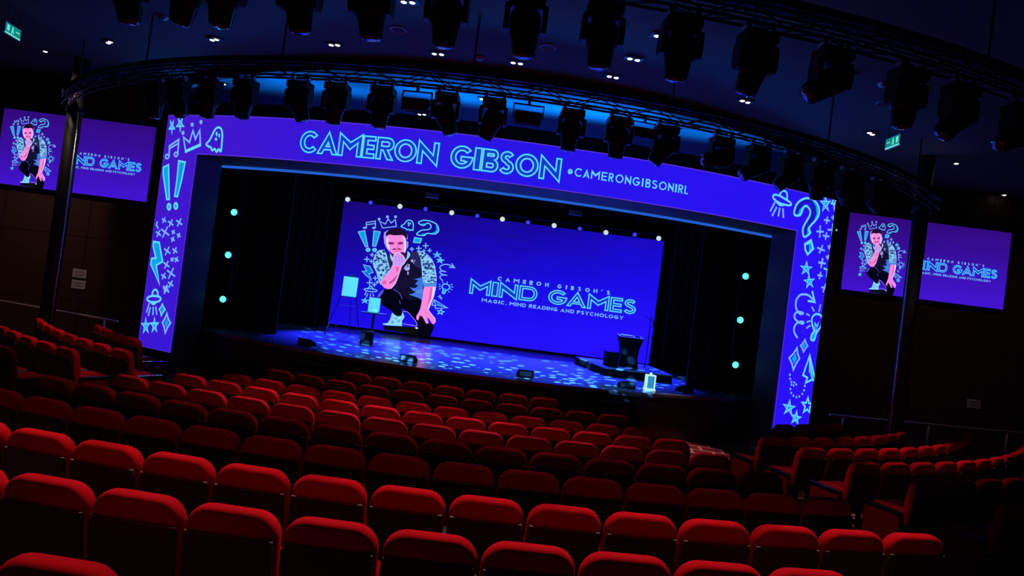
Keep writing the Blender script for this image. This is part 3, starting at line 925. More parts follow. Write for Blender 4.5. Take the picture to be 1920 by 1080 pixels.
# ------------------------------------------------------------------ low floor monitors along the stage edge
for x, y, lab in ((-4.30, 14.00, 'black floor monitor on the stage edge, farthest to the left'), (-1.96, 13.43, 'black floor monitor on the stage edge, second from the left'),
                  (0.50, 13.40, 'black floor monitor on the stage edge, third from the left'), (2.70, 13.75, 'black floor monitor on the stage edge beside the lantern'),
                  (4.15, 14.42, 'black floor monitor in the dark right corner of the stage edge')):
    t = thing('floor_monitor', lab, 'floor monitor', (x, y, SH), asin((x - SGX) / SGR), 'floor monitors along the stage edge')
    bm = bmesh.new()
    prof = [(-0.11, 0.0), (0.14, 0.0), (0.13, 0.06), (-0.06, 0.155), (-0.10, 0.15)]
    add_loft(bm, [[(dx, a, b) for a, b in prof] for dx in (-0.165, 0.165)])
    bmesh.ops.bevel(bm, geom=list(bm.edges), offset=0.008, segments=1, affect='EDGES')
    from_bm('cabinet', bm, M['matt'], t)
    box_part('rear_grille', M['grille'], t, (0.27, 0.008, 0.095), (0, -0.112, 0.08), 0.002, Matrix.Rotation(0.06, 4, 'X'))

# ------------------------------------------------------------------ lights in the wings and on the batten
for i, (px, py, y, side) in enumerate(((439, 398, 15.05, 'left'), (428, 478, 15.05, 'left'), (418, 561, 15.05, 'left'), (1398, 518, 15.05, 'right'), (1388, 600, 15.05, 'right'), (1379, 684, 15.05, 'right'))):
    p = on_y(px, py, y)
    t = thing('wing_light', '%s of the three green-lit lamps in the %s wing of the stage' % (('top', 'middle', 'bottom')[i % 3], side), 'stage light', (p.x, y, p.z), 0, 'green-lit lamps in the wings')
    bm = bmesh.new(); add_cyl(bm, (0, 0.0, 0), (0, 0.26, 0), 0.105, 0.085, 20); from_bm('housing', bm, M['fixture'], t, True)
    bm = bmesh.new()
    for s in (-1, 1):
        add_box(bm, (0.012, 0.04, 0.26), (s * 0.115, 0.12, -0.05))
    add_box(bm, (0.242, 0.04, 0.012), (0, 0.12, -0.18)); from_bm('bracket', bm, M['fixture'], t)
    bm = bmesh.new()
    pr = [(0.075, -0.004), (0.07, -0.016), (0.035, -0.024), (0.002, -0.026)]
    rings = [[(r * cos(2 * pi * k / 18), yy, r * sin(2 * pi * k / 18)) for k in range(18)] for r, yy in pr]
    add_loft(bm, rings); from_bm('lens', bm, M['lamp_green'], t, True)
for side, px in (('left', 428), ('right', 1388)):
    p = on_y(px, 478 if side == 'left' else 600, 15.1)
    t = thing('lighting_boom', 'black upright pole that carries the %s wing lamps' % side, 'lighting pole', (p.x, 15.35, SH), 0, 'wing lighting poles')
    bm = bmesh.new(); add_cyl(bm, (0, 0.03, 0), (0, 0.03, 3.9), 0.028, n=12); from_bm('pole', bm, M['truss'], t, True)
    bm = bmesh.new(); lathe(bm, [(0.14, 0), (0.14, 0.02), (0.05, 0.035), (0.03, 0.06)], 20, (0, 0.03, 0)); from_bm('base', bm, M['fixture'], t)

t = thing('lighting_batten', 'straight black pipe carrying the row of lamps above the video wall', 'pipe', (-0.5, 19.5, 5.02))
bm = bmesh.new(); add_cyl(bm, (-5.4, 0, 0.06), (5.4, 0, 0.06), 0.028, n=12); from_bm('pipe', bm, M['truss'], t, True)
for x in (-4.6, 0.0, 4.6):
    bm = bmesh.new(); add_cyl(bm, (x, 0, 0.06), (x, 0, 1.574), 0.006, n=6); from_bm('cable', bm, M['truss'], t)
BAT = [(652, 374), (695, 380), (750, 387), (798, 392), (847, 399), (895, 405), (942, 411), (990, 417), (1039, 423), (1087, 429), (1136, 436), (1190, 440), (1235, 447)]
for i, (px, py) in enumerate(BAT):
    p = on_y(px, py, 19.4)
    blue = i % 2 == 1
    t = thing('batten_light', '%s of the row above the video wall, %s from the left' % ('blue-glowing lamp' if blue else 'pale round lamp', ORD[i + 1]), 'stage light', (p.x, 19.44, p.z), 0, 'row of lamps above the video wall')
    bm = bmesh.new(); add_box(bm, (0.09, 0.09, 0.10), (0, 0.05, 0.085), bevel=0.01); from_bm('base', bm, M['fixture'], t)
    box_part('clamp', M['truss'], t, (0.03, 0.03, 5.08 - p.z - 0.13), (0, 0.06, (5.08 - p.z + 0.13) / 2), 0.002)
    bm = bmesh.new()
    prof = [(0.02, 0.09), (0.07, 0.07), (0.088, 0.03), (0.088, -0.01), (0.07, -0.05)]
    rings = [[(r * cos(2 * pi * k / 18), yy, r * sin(2 * pi * k / 18)) for k in range(18)] for r, yy in prof]
    add_loft(bm, rings); from_bm('head', bm, M['fixture'], t, True)
    bm = bmesh.new()
    rad = 0.062 if blue else 0.075
    prof = [(rad, -0.045), (rad * 0.95, -0.065), (rad * 0.6, -0.082), (0.003, -0.088)]
    rings = [[(r * cos(2 * pi * k / 18), yy, r * sin(2 * pi * k / 18)) for k in range(18)] for r, yy in prof]
    add_loft(bm, rings); from_bm('lens', bm, M['lamp_blue'] if blue else M['lamp_pale'], t, True)
for px, py, lab in ((810, 367, 'small grey box hanging in the dark under the portal header, the left one'), (1079, 399.5, 'small grey box hanging in the dark under the portal header, the right one')):
    p = on_y(px, py, 15.0)
    t = thing('sensor_box', lab, 'grey box', (p.x, 15.0, p.z), 0, 'grey boxes under the portal header')
    box_part('case', M['grey'], t, (0.30, 0.10, 0.11), (0, 0, 0), 0.01)
    box_part('bracket', M['truss'], t, (0.03, 0.03, 1.2), (0, 0.0, 0.65), 0.002)

# ------------------------------------------------------------------ props on the stage
def easel(x, y):
    t = thing('easel', 'thin black tripod easel holding a pale blank board', 'easel', (x, y, SH))
    for fx, fy in ((-0.52, -0.05), (0.02, 0.42), (0.42, -0.05)):
        bm = bmesh.new(); add_cyl(bm, (fx, fy, 0), (fx * 0.12, 0.02, 1.66), 0.011, 0.009, 8); from_bm('leg', bm, M['black'], t)
    bm = bmesh.new(); add_cyl(bm, (-0.29, -0.03, 0.83), (0.25, -0.03, 0.83), 0.008, n=8); from_bm('crossbar', bm, M['black'], t)
    box_part('ledge', M['black'], t, (0.46, 0.06, 0.02), (0.0, -0.06, 1.07), 0.003)
    box_part('clip', M['black'], t, (0.12, 0.04, 0.05), (0.0, -0.005, 1.64), 0.006)
    return t
easel(-4.28, 17.1)
bm = bmesh.new(); add_box(bm, (0.39, 0.02, 0.52), (0, 0, 0.26), bevel=0.004, rot=Matrix.Rotation(-0.05, 4, 'X'))
o = from_bm('drawing_board', bm, M['board']); o.location = (-4.28, 17.04, SH + 1.085); tag(o, 'pale cyan-lit blank board standing on the easel', 'board')

t = thing('pedestal_table', 'small round bar table with a thin post on the stage', 'table', (-3.41, 16.35, SH))
bm = bmesh.new(); lathe(bm, [(0.02, 0.745), (0.33, 0.75), (0.335, 0.765), (0.33, 0.775), (0.004, 0.777)], 32); from_bm('table_top', bm, M['black'], t)
bm = bmesh.new(); add_cyl(bm, (0, 0, 0.02), (0, 0, 0.75), 0.032, n=16); from_bm('post', bm, M['black'], t, True)
bm = bmesh.new(); lathe(bm, [(0.22, 0.0), (0.22, 0.012), (0.06, 0.03), (0.03, 0.04)], 28); from_bm('base', bm, M['black'], t)
t = thing('paper_pad', 'pale cyan-lit pad standing on the round table', 'pad', (-3.42, 16.29, SH + 0.778), 0.08)
bm = bmesh.new(); add_box(bm, (0.29, 0.05, 0.38), (0, 0, 0.19), bevel=0.006); from_bm('sheets', bm, M['board'], t)
bm = bmesh.new()
for i in range(9):
    add_cyl(bm, (-0.12 + i * 0.03, -0.03, 0.378), (-0.12 + i * 0.03, 0.03, 0.378), 0.008, n=8)
from_bm('spiral_binding', bm, M['steel'], t)
t = thing('prop_box', 'black cube-shaped box on the floor in front of the round table', 'box', (-3.42, 15.93, SH), 0.06)
box_part('body', M['matt'], t, (0.29, 0.28, 0.30), (0, 0, 0.15), 0.01)
box_part('lid', M['black'], t, (0.30, 0.29, 0.035), (0, 0, 0.315), 0.008)

# angled riser with a lectern, a case and a microphone stand
RZ = 1.21
RP = [(1.98, 17.76), (2.50, 15.62), (4.20, 15.80), (4.05, 17.95)]
t = thing('stage_riser', 'low black angled riser platform under the lectern', 'platform', (3.1, 16.8, SH))
bm = bmesh.new()
def poly_prism(bm, pts, z0, z1, o=(0, 0)):
    a = [bm.verts.new((x - o[0], y - o[1], z0)) for x, y in pts]; b = [bm.verts.new((x - o[0], y - o[1], z1)) for x, y in pts]
    n = len(pts)
    for i in range(n):
        j = (i + 1) % n
        bm.faces.new((a[i], a[j], b[j], b[i]))
    bm.faces.new(a[::-1]); bm.faces.new(b)
poly_prism(bm, RP, 0.0, RZ - SH - 0.03, (3.1, 16.8)); from_bm('skirt', bm, M['velvet'], t)
bm = bmesh.new(); poly_prism(bm, RP, RZ - SH - 0.03, RZ - SH, (3.1, 16.8)); from_bm('deck', bm, M['stage'], t)
t = thing('lectern', 'black waisted lectern with papers on its top', 'lectern', (3.20, 16.55, RZ), 0.0)
bm = bmesh.new()
rings = []
for z, w, d in ((0.0, 0.24, 0.20), (0.03, 0.245, 0.20), (0.12, 0.225, 0.18), (0.25, 0.212, 0.165), (0.42, 0.22, 0.165), (0.58, 0.25, 0.185), (0.70, 0.285, 0.21), (0.76, 0.305, 0.23)):
    rings.append([(-w, -d, z), (0, -d * 1.15, z), (w, -d, z), (w, d, z), (-w, d, z)])
add_loft(bm, rings); from_bm('body', bm, M['matt'], t, False)
bm = bmesh.new(); add_box(bm, (0.65, 0.50, 0.03), (0, 0, 0.775), bevel=0.006, rot=Matrix.Rotation(0.08, 4, 'X')); from_bm('top_board', bm, M['black'], t)
o = box_part('paper_sheet', M['board'], None, (0.30, 0.24, 0.012), (0, 0, 0.006), 0.001, Matrix.Rotation(0.08, 4, 'X')); o.location = (3.10, 16.52, RZ + 0.80)
tag(o, 'pale papers lying on the lectern top', 'papers')
o = box_part('remote_control', M['black'], None, (0.12, 0.07, 0.035), (0, 0, 0.018), 0.006); o.location = (3.36, 16.45, RZ + 0.788)
tag(o, 'small black device lying beside the papers on the lectern', 'device')
t = thing('equipment_case', 'black case standing on the riser left of the lectern', 'case', (2.71, 16.20, RZ), 0.1)
box_part('body', M['matt'], t, (0.32, 0.30, 0.30), (0, 0, 0.15), 0.012)
box_part('lid', M['matt'], t, (0.33, 0.31, 0.06), (0, 0, 0.33), 0.012)
for s in (-1, 1):
    box_part('latch', M['truss'], t, (0.05, 0.012, 0.05), (s * 0.09, -0.156, 0.30), 0.004)

t = thing('microphone_stand', 'tall thin black microphone stand on the riser beside the lectern', 'microphone stand', (3.68, 16.62, RZ))
bm = bmesh.new(); add_cyl(bm, (0, 0, 0.02), (0, 0, 1.42), 0.013, 0.010, 10); from_bm('pole', bm, M['black'], t, True)
bm = bmesh.new()
for k in range(3):
    a = radians(90 + 120 * k); add_cyl(bm, (0, 0, 0.10), (0.15 * cos(a), 0.15 * sin(a), 0.012), 0.009, n=8)
from_bm('tripod_foot', bm, M['black'], t)
bm = bmesh.new(); add_cyl(bm, (-0.16, 0, 1.36), (0.02, 0, 1.27), 0.009, n=8); add_cyl(bm, (0.0, 0, 1.30), (0.09, 0, 1.22), 0.009, n=8); from_bm('boom_arm', bm, M['black'], t)
bm = bmesh.new(); lathe(bm, [(0.004, 1.22), (0.018, 1.215), (0.022, 1.18), (0.014, 1.12), (0.01, 1.08)], 12, (0.09, 0, 0)); from_bm('microphone', bm, M['black'], t, True)

t = thing('table_lantern', 'small glowing white lantern on the stage edge', 'lantern', (3.24, 13.95, SH), 0.1)
box_part('base', M['lantern'], t, (0.24, 0.16, 0.03), (0, 0, 0.015), 0.006)
bm = bmesh.new()
for sx in (-1, 1):
    for sy in (-1, 1):
        add_box(bm, (0.025, 0.025, 0.28), (sx * 0.09, sy * 0.055, 0.17))
add_box(bm, (0.205, 0.135, 0.025), (0, 0, 0.315))
from_bm('frame', bm, M['lantern'], t)
box_part('glass_panel', M['lantern_blue'], t, (0.155, 0.085, 0.26), (0, 0, 0.165), 0.004)
bm = bmesh.new(); lathe(bm, [(0.03, 0.327), (0.032, 0.35), (0.02, 0.372), (0.003, 0.378)], 14); from_bm('knob', bm, M['lantern'], t, True)
bm = bmesh.new(); p0 = Vector((3.62, 16.30, RZ + 0.006))
add_tube(bm, [p0, (3.75, 16.2, RZ + 0.006), (3.95, 16.25, RZ + 0.006), (4.02, 16.45, RZ + 0.006), (3.9, 16.6, RZ + 0.006), (3.72, 16.75, RZ + 0.006)], 0.006, 6)
o = from_bm('microphone_cable', bm, M['black']); tag(o, 'thin black cable looped on the riser by the microphone stand', 'cable')


# ------------------------------------------------------------------ flat pictures shown on the displays
class Art:
    """2-D artwork in panel coordinates; build() lays it onto a display surface as one mesh."""
    def __init__(self):
        self.polys = []      # (layer, material key, [triangles of 2-D points])
    def fill(self, pts, m, layer=0, holes=()):
        loops = [[Vector((p[0], p[1], 0)) for p in pts]] + [[Vector((p[0], p[1], 0)) for p in h] for h in holes]
        flat = [p for l in loops for p in l]
        self.polys.append((layer, m, [[flat[i] for i in tri] for tri in tessellate_polygon(loops)]))
    def line(self, pts, w, m, layer=1, closed=False):
        P = [Vector((p[0], p[1])) for p in pts]
        Q = [P[0]]
        for p in P[1:]:
            if (p - Q[-1]).length > 1e-5: Q.append(p)
        if closed and (Q[0] - Q[-1]).length < 1e-5: Q.pop()
        P = Q; n = len(P)
        if n < 2: return
        L, R = [], []
        for i in range(n):
            a = P[i - 1] if (i or closed) else None
            b = P[(i + 1) % n] if (i < n - 1 or closed) else None
            d0 = (P[i] - a).normalized() if a is not None else None
            d1 = (b - P[i]).normalized() if b is not None else None
            d0 = d0 or d1; d1 = d1 or d0
            t = d0 + d1
            t = t.normalized() if t.length > 1e-4 else d0
            nrm = Vector((-t.y, t.x))
            k = max(0.45, nrm.dot(Vector((-d0.y, d0.x))))
            off = nrm * (w / 2 / k)
            ext = Vector((0, 0))
            if not closed and i == 0: ext = -d1 * w * 0.35
            if not closed and i == n - 1: ext = d0 * w * 0.35
            L.append(P[i] + off + ext); R.append(P[i] - off + ext)
        tri = []
        for i in range(n if closed else n - 1):
            j = (i + 1) % n
            tri += [[R[i], R[j], L[j]], [R[i], L[j], L[i]]]
        self.polys.append((layer, m, [[Vector((p.x, p.y, 0)) for p in t3] for t3 in tri]))
    def dot(self, c, rx, ry, m, layer=1, n=16):
        self.fill([(c[0] + rx * cos(2 * pi * k / n), c[1] + ry * sin(2 * pi * k / n)) for k in range(n)], m, layer)
    def build(self, name, place, parent):
        keys = []
        verts, faces, fm = [], [], []
        for layer, m, tris in self.polys:
            if m not in keys: keys.append(m)
            for tri in tris:
                a, b, c = tri
                area = (b.x - a.x) * (c.y - a.y) - (b.y - a.y) * (c.x - a.x)
                if abs(area) < 1e-12: continue
                k = len(verts)
                verts += [place(p.x, p.y, layer) for p in (tri if area > 0 else tri[::-1])]
                faces.append((k, k + 1, k + 2)); fm.append(keys.index(m))
        me = bpy.data.meshes.new(name)
        me.from_pydata(verts, [], faces)
        for k in keys: me.materials.append(INK[k])
        for p, i in zip(me.polygons, fm): p.material_index = i
        return link(name, me, parent)

INK = {}
def ink(key, r, g, b):
    INK[key] = glow('display_' + key, lin(r, g, b), 1.0)
for a in (('cyan', 100, 215, 255), ('pale', 118, 178, 255), ('fill', 8, 120, 215), ('teal', 10, 165, 225), ('letter', 14, 62, 200), ('halo', 20, 36, 225), ('white', 170, 225, 250),
          ('skin', 248, 138, 225), ('skin2', 205, 158, 252), ('skin3', 232, 96, 178), ('skin4', 172, 58, 150), ('rim', 222, 218, 255), ('hair', 30, 12, 42), ('hairrim', 168, 150, 246), ('brow', 140, 24, 112), ('beard', 78, 16, 78),
          ('mouth', 140, 4, 78), ('shirt', 140, 204, 248), ('shirtdark', 28, 50, 120), ('shirtmid', 80, 140, 225), ('vest', 18, 16, 50), ('vest2', 40, 38, 92), ('tail', 62, 118, 230), ('trouser', 4, 4, 22), ('trouserrim', 84, 84, 200), ('shoe', 140, 218, 252),
          ('shoe2', 92, 170, 220), ('sole', 10, 14, 14), ('flower', 176, 170, 250)):
    ink(*a)

# ---- lettering: contours of geometric capitals, cap height 1, width w, stroke t
def ell(cx, cy, rx, ry, a0, a1, n=22):
    return [(cx + rx * cos(radians(a0 + (a1 - a0) * i / n)), cy + ry * sin(radians(a0 + (a1 - a0) * i / n))) for i in range(n + 1)]
def offset_path(pts, w):
    P = [Vector(p) for p in pts]; L, R = [], []
    for i, p in enumerate(P):
        d = (P[min(i + 1, len(P) - 1)] - P[max(i - 1, 0)]).normalized(); n = Vector((-d.y, d.x))
        L.append(tuple(p + n * w / 2)); R.append(tuple(p - n * w / 2))
    return L + R[::-1]
def glyph(ch, w, t, tx=None):
    """-> (outer contour, [holes]); t = stroke height-wise, tx = stroke width-wise"""
    tx = tx or t
    h = w / 2
    if ch == 'C':
        return ell(h, .5, h, .5, 42, 318, 36) + ell(h, .5, h - tx, .5 - t, 318, 42, 36), []
    if ch == 'G':
        return ell(h, .5, h, .5, 42, 363, 40) + [(w * .47, .526), (w * .47, .526 - t), (w - tx * 1.9, .526 - t)] + ell(h, .5, h - tx, .5 - t, 322, 42, 30), []
    if ch == 'O':
        return ell(h, .5, h, .5, 0, 350, 35), [ell(h, .5, h - tx, .5 - t, 0, 350, 35)]
    if ch == 'A':
        th = tx * 1.12; b0, b1 = .20, .20 + t * .8
        ap = 1.04
        xi = lambda y: th + (h - th) * y / (ap - th * ap / h * .98)
        top = ap - th * ap / h
        xi = lambda y: th + (h - th) * min(1, y / top)
        return [(0, 0), (h, ap), (w, 0), (w - th, 0), (w - xi(b0), b0), (xi(b0), b0), (th, 0)], [[(xi(b1), b1), (w - xi(b1), b1), (h, top)]]
    if ch == 'M':
        v = .42
        return [(0, 0), (0, 1.05), (h, v + t * 1.15), (w, 1.05), (w, 0), (w - tx, 0), (w - tx, .64), (h, v - .12), (tx, .64), (tx, 0)], []
    if ch == 'N':
        return [(0, 0), (0, 1.06), (w - tx, .42), (w - tx, 1), (w, 1), (w, -.06), (tx, .58), (tx, 0)], []
    if ch == 'E':
        m0, m1 = .5 - t * .5, .5 + t * .5
        return [(0, 0), (0, 1), (w, 1), (w, 1 - t), (tx, 1 - t), (tx, m1), (w * .92, m1), (w * .92, m0), (tx, m0), (tx, t), (w, t), (w, 0)], []
    if ch == 'L':
        return [(0, 0), (0, 1), (tx, 1), (tx, t), (w, t), (w, 0)], []
    if ch == 'I':
        return [(0, 0), (0, 1), (w, 1), (w, 0)], []
    if ch in 'RP':
        r = .29; cx = w - min(r, w * .45)
        bowl = ell(cx, 1 - r, w - cx, r, 90, -90, 14)
        inner = ell(cx, 1 - r, max(w - cx - tx, .02), r - t, 90, -90, 12)
        hole = [(tx, 1 - t)] + inner + [(tx, 1 - 2 * r + t)]
        if ch == 'P':
            return [(0, 0), (0, 1)] + bowl + [(tx, 1 - 2 * r), (tx, 0)], [hole]
        return [(0, 0), (0, 1)] + bowl[:-1] + [(w * .66, .43), (w * 1.02, 0), (w * 1.02 - tx * 1.25, 0), (w * .66 - tx * 1.05, .42), (tx, .42), (tx, 0)], [hole]
    if ch == 'B':
        r1, r2 = .24, .28
        c1, c2 = w - r1 * .98, w - r2 * .9
        out = [(0, 0), (0, 1)] + ell(c1, 1 - r1, w * .95 - c1, r1, 90, -62, 12) + ell(c2, r2, w - c2, r2, 70, -90, 12)
        h1 = [(tx, 1 - t)] + ell(c1, 1 - r1, max(w * .95 - c1 - tx, .02), r1 - t, 90, -90, 10) + [(tx, 1 - 2 * r1 + t)]
        h2 = [(tx, 2 * r2 - t)] + ell(c2, r2, max(w - c2 - tx, .02), r2 - t, 90, -90, 10) + [(tx, t)]
        return out, [h1, h2]
    if ch == 'D':
        cx = max(w - .5, .22 * w)
        return [(0, 0), (0, 1)] + ell(cx, .5, w - cx, .5, 90, -90, 26), [[(tx, 1 - t)] + ell(cx, .5, w - cx - tx, .5 - t, 90, -90, 22) + [(tx, t)]]
    if ch == 'S':
        rt, rb = .26, .29
        a = t / 2
        path = ell(h, 1 - rt, h * .90 - tx / 2, rt - a, 28, 255, 18) + ell(h, rb, h - tx / 2, rb - a, 75, -150, 20)
        return offset_path(path, t), []
    if ch == 'Y':
        return [(h - tx / 2, 0), (h - tx / 2, .42), (0, 1), (tx * 1.15, 1), (h, .58), (w - tx * 1.15, 1), (w, 1), (h + tx / 2, .42), (h + tx / 2, 0)], []
    if ch == 'H':
        m0, m1 = .5 - t * .5, .5 + t * .5
        return [(0, 0), (0, 1), (tx, 1), (tx, m1), (w - tx, m1), (w - tx, 1), (w, 1), (w, 0), (w - tx, 0), (w - tx, m0), (tx, m0), (tx, 0)], []
    if ch == ',':
        return [(0, -.16), (tx * .5, .2), (tx * 1.3, .2), (tx * .5, -.16)], []
    if ch == "'":
        return [(0, .66), (tx * .3, 1), (tx * 1.1, 1), (tx * .7, .66)], []
    if ch == '@':
        return ell(h, .5, h, .42, -60, 270, 26) + ell(h, .5, h - tx, .42 - t, 270, -20, 24) + [(w * .62, .33), (w * .70, .28)], []
    return [(0, 0), (0, 1), (w, 1), (w, 0)], []

def put(ch, x0, x1, z0, cap, t, tx=None):
    w = (x1 - x0) / cap
    o, hs = glyph(ch, w, t, tx)
    f = lambda p: (x0 + p[0] * cap, z0 + p[1] * cap)
    return [f(p) for p in o], [[f(p) for p in h] for h in hs]
def outlined(art, ch, x0, x1, z0, cap, t, lw, tx=None):
    o, hs = put(ch, x0, x1, z0, cap, t, tx)
    art.line(o, lw * 3.2, 'halo', 0, True)
    art.fill(o, 'letter', 1, hs)
    for c in [o] + hs:
        art.line(c, lw, 'cyan', 2, True)
def solid(art, ch, x0, x1, z0, cap, t, m='pale', tx=None):
    o, hs = put(ch, x0, x1, z0, cap, t, tx)
    art.fill(o, m, 2, hs)

def star_pts(cx, cy, rx, ry, rot=0.0, fl=1):
    return [(cx + rx * sin(rot + fl * 2 * pi * k / 5), cy - ry * cos(rot + 2 * pi * k / 5)) for k in range(5)]
class Crop:
    """reads positions off an enlarged detail of the photograph and turns them into panel coordinates"""
    def __init__(self, x0, y0, sc, fn): self.a = (x0, y0, sc, fn)
    def __call__(self, pts):
        x0, y0, sc, fn = self.a
        return [fn(x0 + p[0] / sc, y0 + p[1] / sc) for p in pts]
    def size(self, r):
        x0, y0, sc, fn = self.a
        a, b = fn(x0 + 50, y0 + 50), fn(x0 + 50 + r / sc, y0 + 50)
        return sqrt((a[0] - b[0]) ** 2 + (a[1] - b[1]) ** 2)
def ellpts(cx, cy, rx, ry, n=20, rot=0.0):
    return [(cx + rx * cos(2 * pi * k / n) * cos(rot) - ry * sin(2 * pi * k / n) * sin(rot), cy + rx * cos(2 * pi * k / n) * sin(rot) + ry * sin(2 * pi * k / n) * cos(rot)) for k in range(n)]
def spline(pts, n=5, closed=False):
    P = [Vector(p) for p in pts]; m = len(P); out = []
    for i in range(m if closed else m - 1):
        p0 = P[(i - 1) % m] if closed or i else P[0]; p1 = P[i]; p2 = P[(i + 1) % m]; p3 = P[(i + 2) % m] if closed or i + 2 < m else p2
        for k in range(n):
            t = k / n
            q = 0.5 * (2 * p1 + (p2 - p0) * t + (2 * p0 - 5 * p1 + 4 * p2 - p3) * t * t + (3 * p1 - p0 - 3 * p2 + p3) * t ** 3)
            out.append((q.x, q.y))
    if not closed: out.append(tuple(P[-1]))
    return out

def d_star(A, C, c, rx, ry, w, rot=0.0, m='cyan', core='fill', inner=True):
    pts = star_pts(c[0], c[1], rx, ry, rot)
    order = [pts[i] for i in (0, 2, 4, 1, 3)]
    if core: A.fill(C([(c[0] + (p[0] - c[0]) * -.42, c[1] + (p[1] - c[1]) * -.42) for p in pts]), core, 1)
    if inner:
        A.line(C(order), w, m, 2, True)
    else:
        inn = star_pts(c[0], c[1], rx * .42, ry * .42, rot + pi / 5)
        A.line(C([q for pr in zip(pts, inn) for q in pr]), w, m, 2, True)
def d_plus(A, C, c, rx, w, ry=None, rot=0.0, m='pale'):
    ry = ry or rx
    for dx, dy in ((1, 0), (0, 1)):
        a = (dx * rx, dy * ry)
        v = (a[0] * cos(rot) - a[1] * sin(rot), a[0] * sin(rot) + a[1] * cos(rot))
        A.line(C([(c[0] - v[0], c[1] - v[1]), (c[0] + v[0], c[1] + v[1])]), w, m, 2)
def d_cross(A, C, c, r, w, m='pale'):
    A.line(C([(c[0] - .75 * r, c[1] - .55 * r), (c[0] + .75 * r, c[1] + .6 * r)]), w, m, 2)
    A.line(C([(c[0] + .45 * r, c[1] - r), (c[0] - .5 * r, c[1] + r)]), w, m, 2)
def d_diamond(A, C, pts, w, m='pale', core=None):
    cx, cy = sum(p[0] for p in pts) / 4, sum(p[1] for p in pts) / 4
    cur = []
    for i in range(4):
        a, b = pts[i], pts[(i + 1) % 4]
        mid = ((a[0] + b[0]) / 2 * .86 + cx * .14, (a[1] + b[1]) / 2 * .86 + cy * .14)
        cur += [a, mid]
    A.line(C(cur), w, m, 2, True)
    A.fill(C([(cx + (p[0] - cx) * .52, cy + (p[1] - cy) * .52) for p in cur]), core or 'teal', 1)

def new(): return Art()
# ---- portal screen ------------------------------------------------------------------
def portal_place(s, z, layer):
    return hp(s, z, 0.006 + 0.004 * layer)
portal = thing('led_portal_screen', 'curved blue lit screen framing the stage, with doodles and neon lettering', 'screen', (0, 0, 0))
bm = bmesh.new()
def portal_grid(s0, s1, z0, z1, ns, nz=1):
    g = [[bm.verts.new(hp(s0 + (s1 - s0) * i / ns, z0 + (z1 - z0) * j / nz, 0.004)) for j in range(nz + 1)] for i in range(ns + 1)]
    for i in range(ns):
        for j in range(nz):
            bm.faces.new((g[i][j], g[i + 1][j], g[i + 1][j + 1], g[i][j + 1]))
portal_grid(-SO, SO, ZB, ZT, 160, 1)
portal_grid(-SO, -SI, ZF, ZB, 12, 4)
portal_grid(SI, SO, ZF, ZB, 12, 4)
bmesh.ops.remove_doubles(bm, verts=bm.verts, dist=1e-4)
PORTAL_MAT = glow_gradient('portal_display', [(0.0, lin(66, 24, 200)), (0.45, lin(40, 20, 232)), (1.0, lin(42, 16, 250))], (1 / 17.0, -0.03, 0.52))
PORTAL_MAT.cycles.emission_sampling = 'AUTO'
from_bm('screen_surface', bm, PORTAL_MAT, portal)
bm = bmesh.new()
ed = [(-SO, ZF), (-SO, ZT)] + [(-SO + 2 * SO * i / 80, ZT) for i in range(81)] + [(SO, ZF), (SI, ZF), (SI, ZB)] + [(SI - 2 * SI * i / 70, ZB) for i in range(71)] + [(-SI, ZF)]
a = Art(); a.line(ed, 0.022, 'halo', 0, True)
INK['halo_edge'] = glow('display_edge', lin(86, 50, 215), 1.0)
a.polys = [(0, 'halo_edge', p[2]) for p in a.polys]
a.build('screen_edge', portal_place, portal); bm.free()

C1 = Crop(280, 210, 5.4, on_portal); C2 = Crop(260, 395, 7.2, on_portal); C3 = Crop(255, 530, 8.0, on_portal)
C4 = Crop(1430, 345, 6.967, on_portal); C5 = Crop(1450, 480, 6.353, on_portal); C6 = Crop(1440, 635, 6.745, on_portal)
LW = 0.042

def doodle(f, name='doodle'):
    A = new(); f(A); return A.build(name, portal_place, portal)
doodle(lambda A: d_star(A, C1, (234, 150), 28, 72, .034, pi, core='teal'))
doodle(lambda A: d_star(A, C1, (318, 125), 38, 72, .034, pi, core='teal'))
def f(A):
    A.line(C1([(204, 450), (208, 345), (302, 280), (292, 425)]), LW * 1.1, 'pale'); A.line(C1([(207, 372), (300, 318)]), LW, 'pale')
    A.line(C1(ellpts(184, 452, 18, 20)), LW, 'pale', 1, True); A.line(C1(ellpts(274, 430, 17, 20)), LW, 'pale', 1, True)
doodle(f)
def f(A):
    A.line(C1([(350, 258), (372, 402), (520, 335), (515, 185), (470, 275), (445, 190), (410, 308)]), LW * 1.1, 'pale', 1, True)
    A.line(C1([(374, 400), (520, 335)]), LW * 1.7, 'cyan', 2)
    for c in ((346, 213), (439, 130), (528, 104)): A.fill(C1(ellpts(c[0], c[1], 15, 22)), 'pale', 2)
doodle(f)
GH = [(580, 325), (612, 290), (640, 235), (668, 180), (700, 157), (730, 172), (742, 225), (738, 310), (728, 398), (706, 378), (686, 404), (664, 374), (642, 390), (624, 358), (602, 350)]
def f(A):
    A.line(C1(spline(GH, 4, True)), LW * 1.1, 'cyan', 1, True)
    for c, rx, ry in (((686, 225), 9, 24), ((712, 240), 8, 22), ((680, 277), 12, 16)): A.fill(C1(ellpts(c[0], c[1], rx, ry)), 'cyan', 2)
doodle(f)
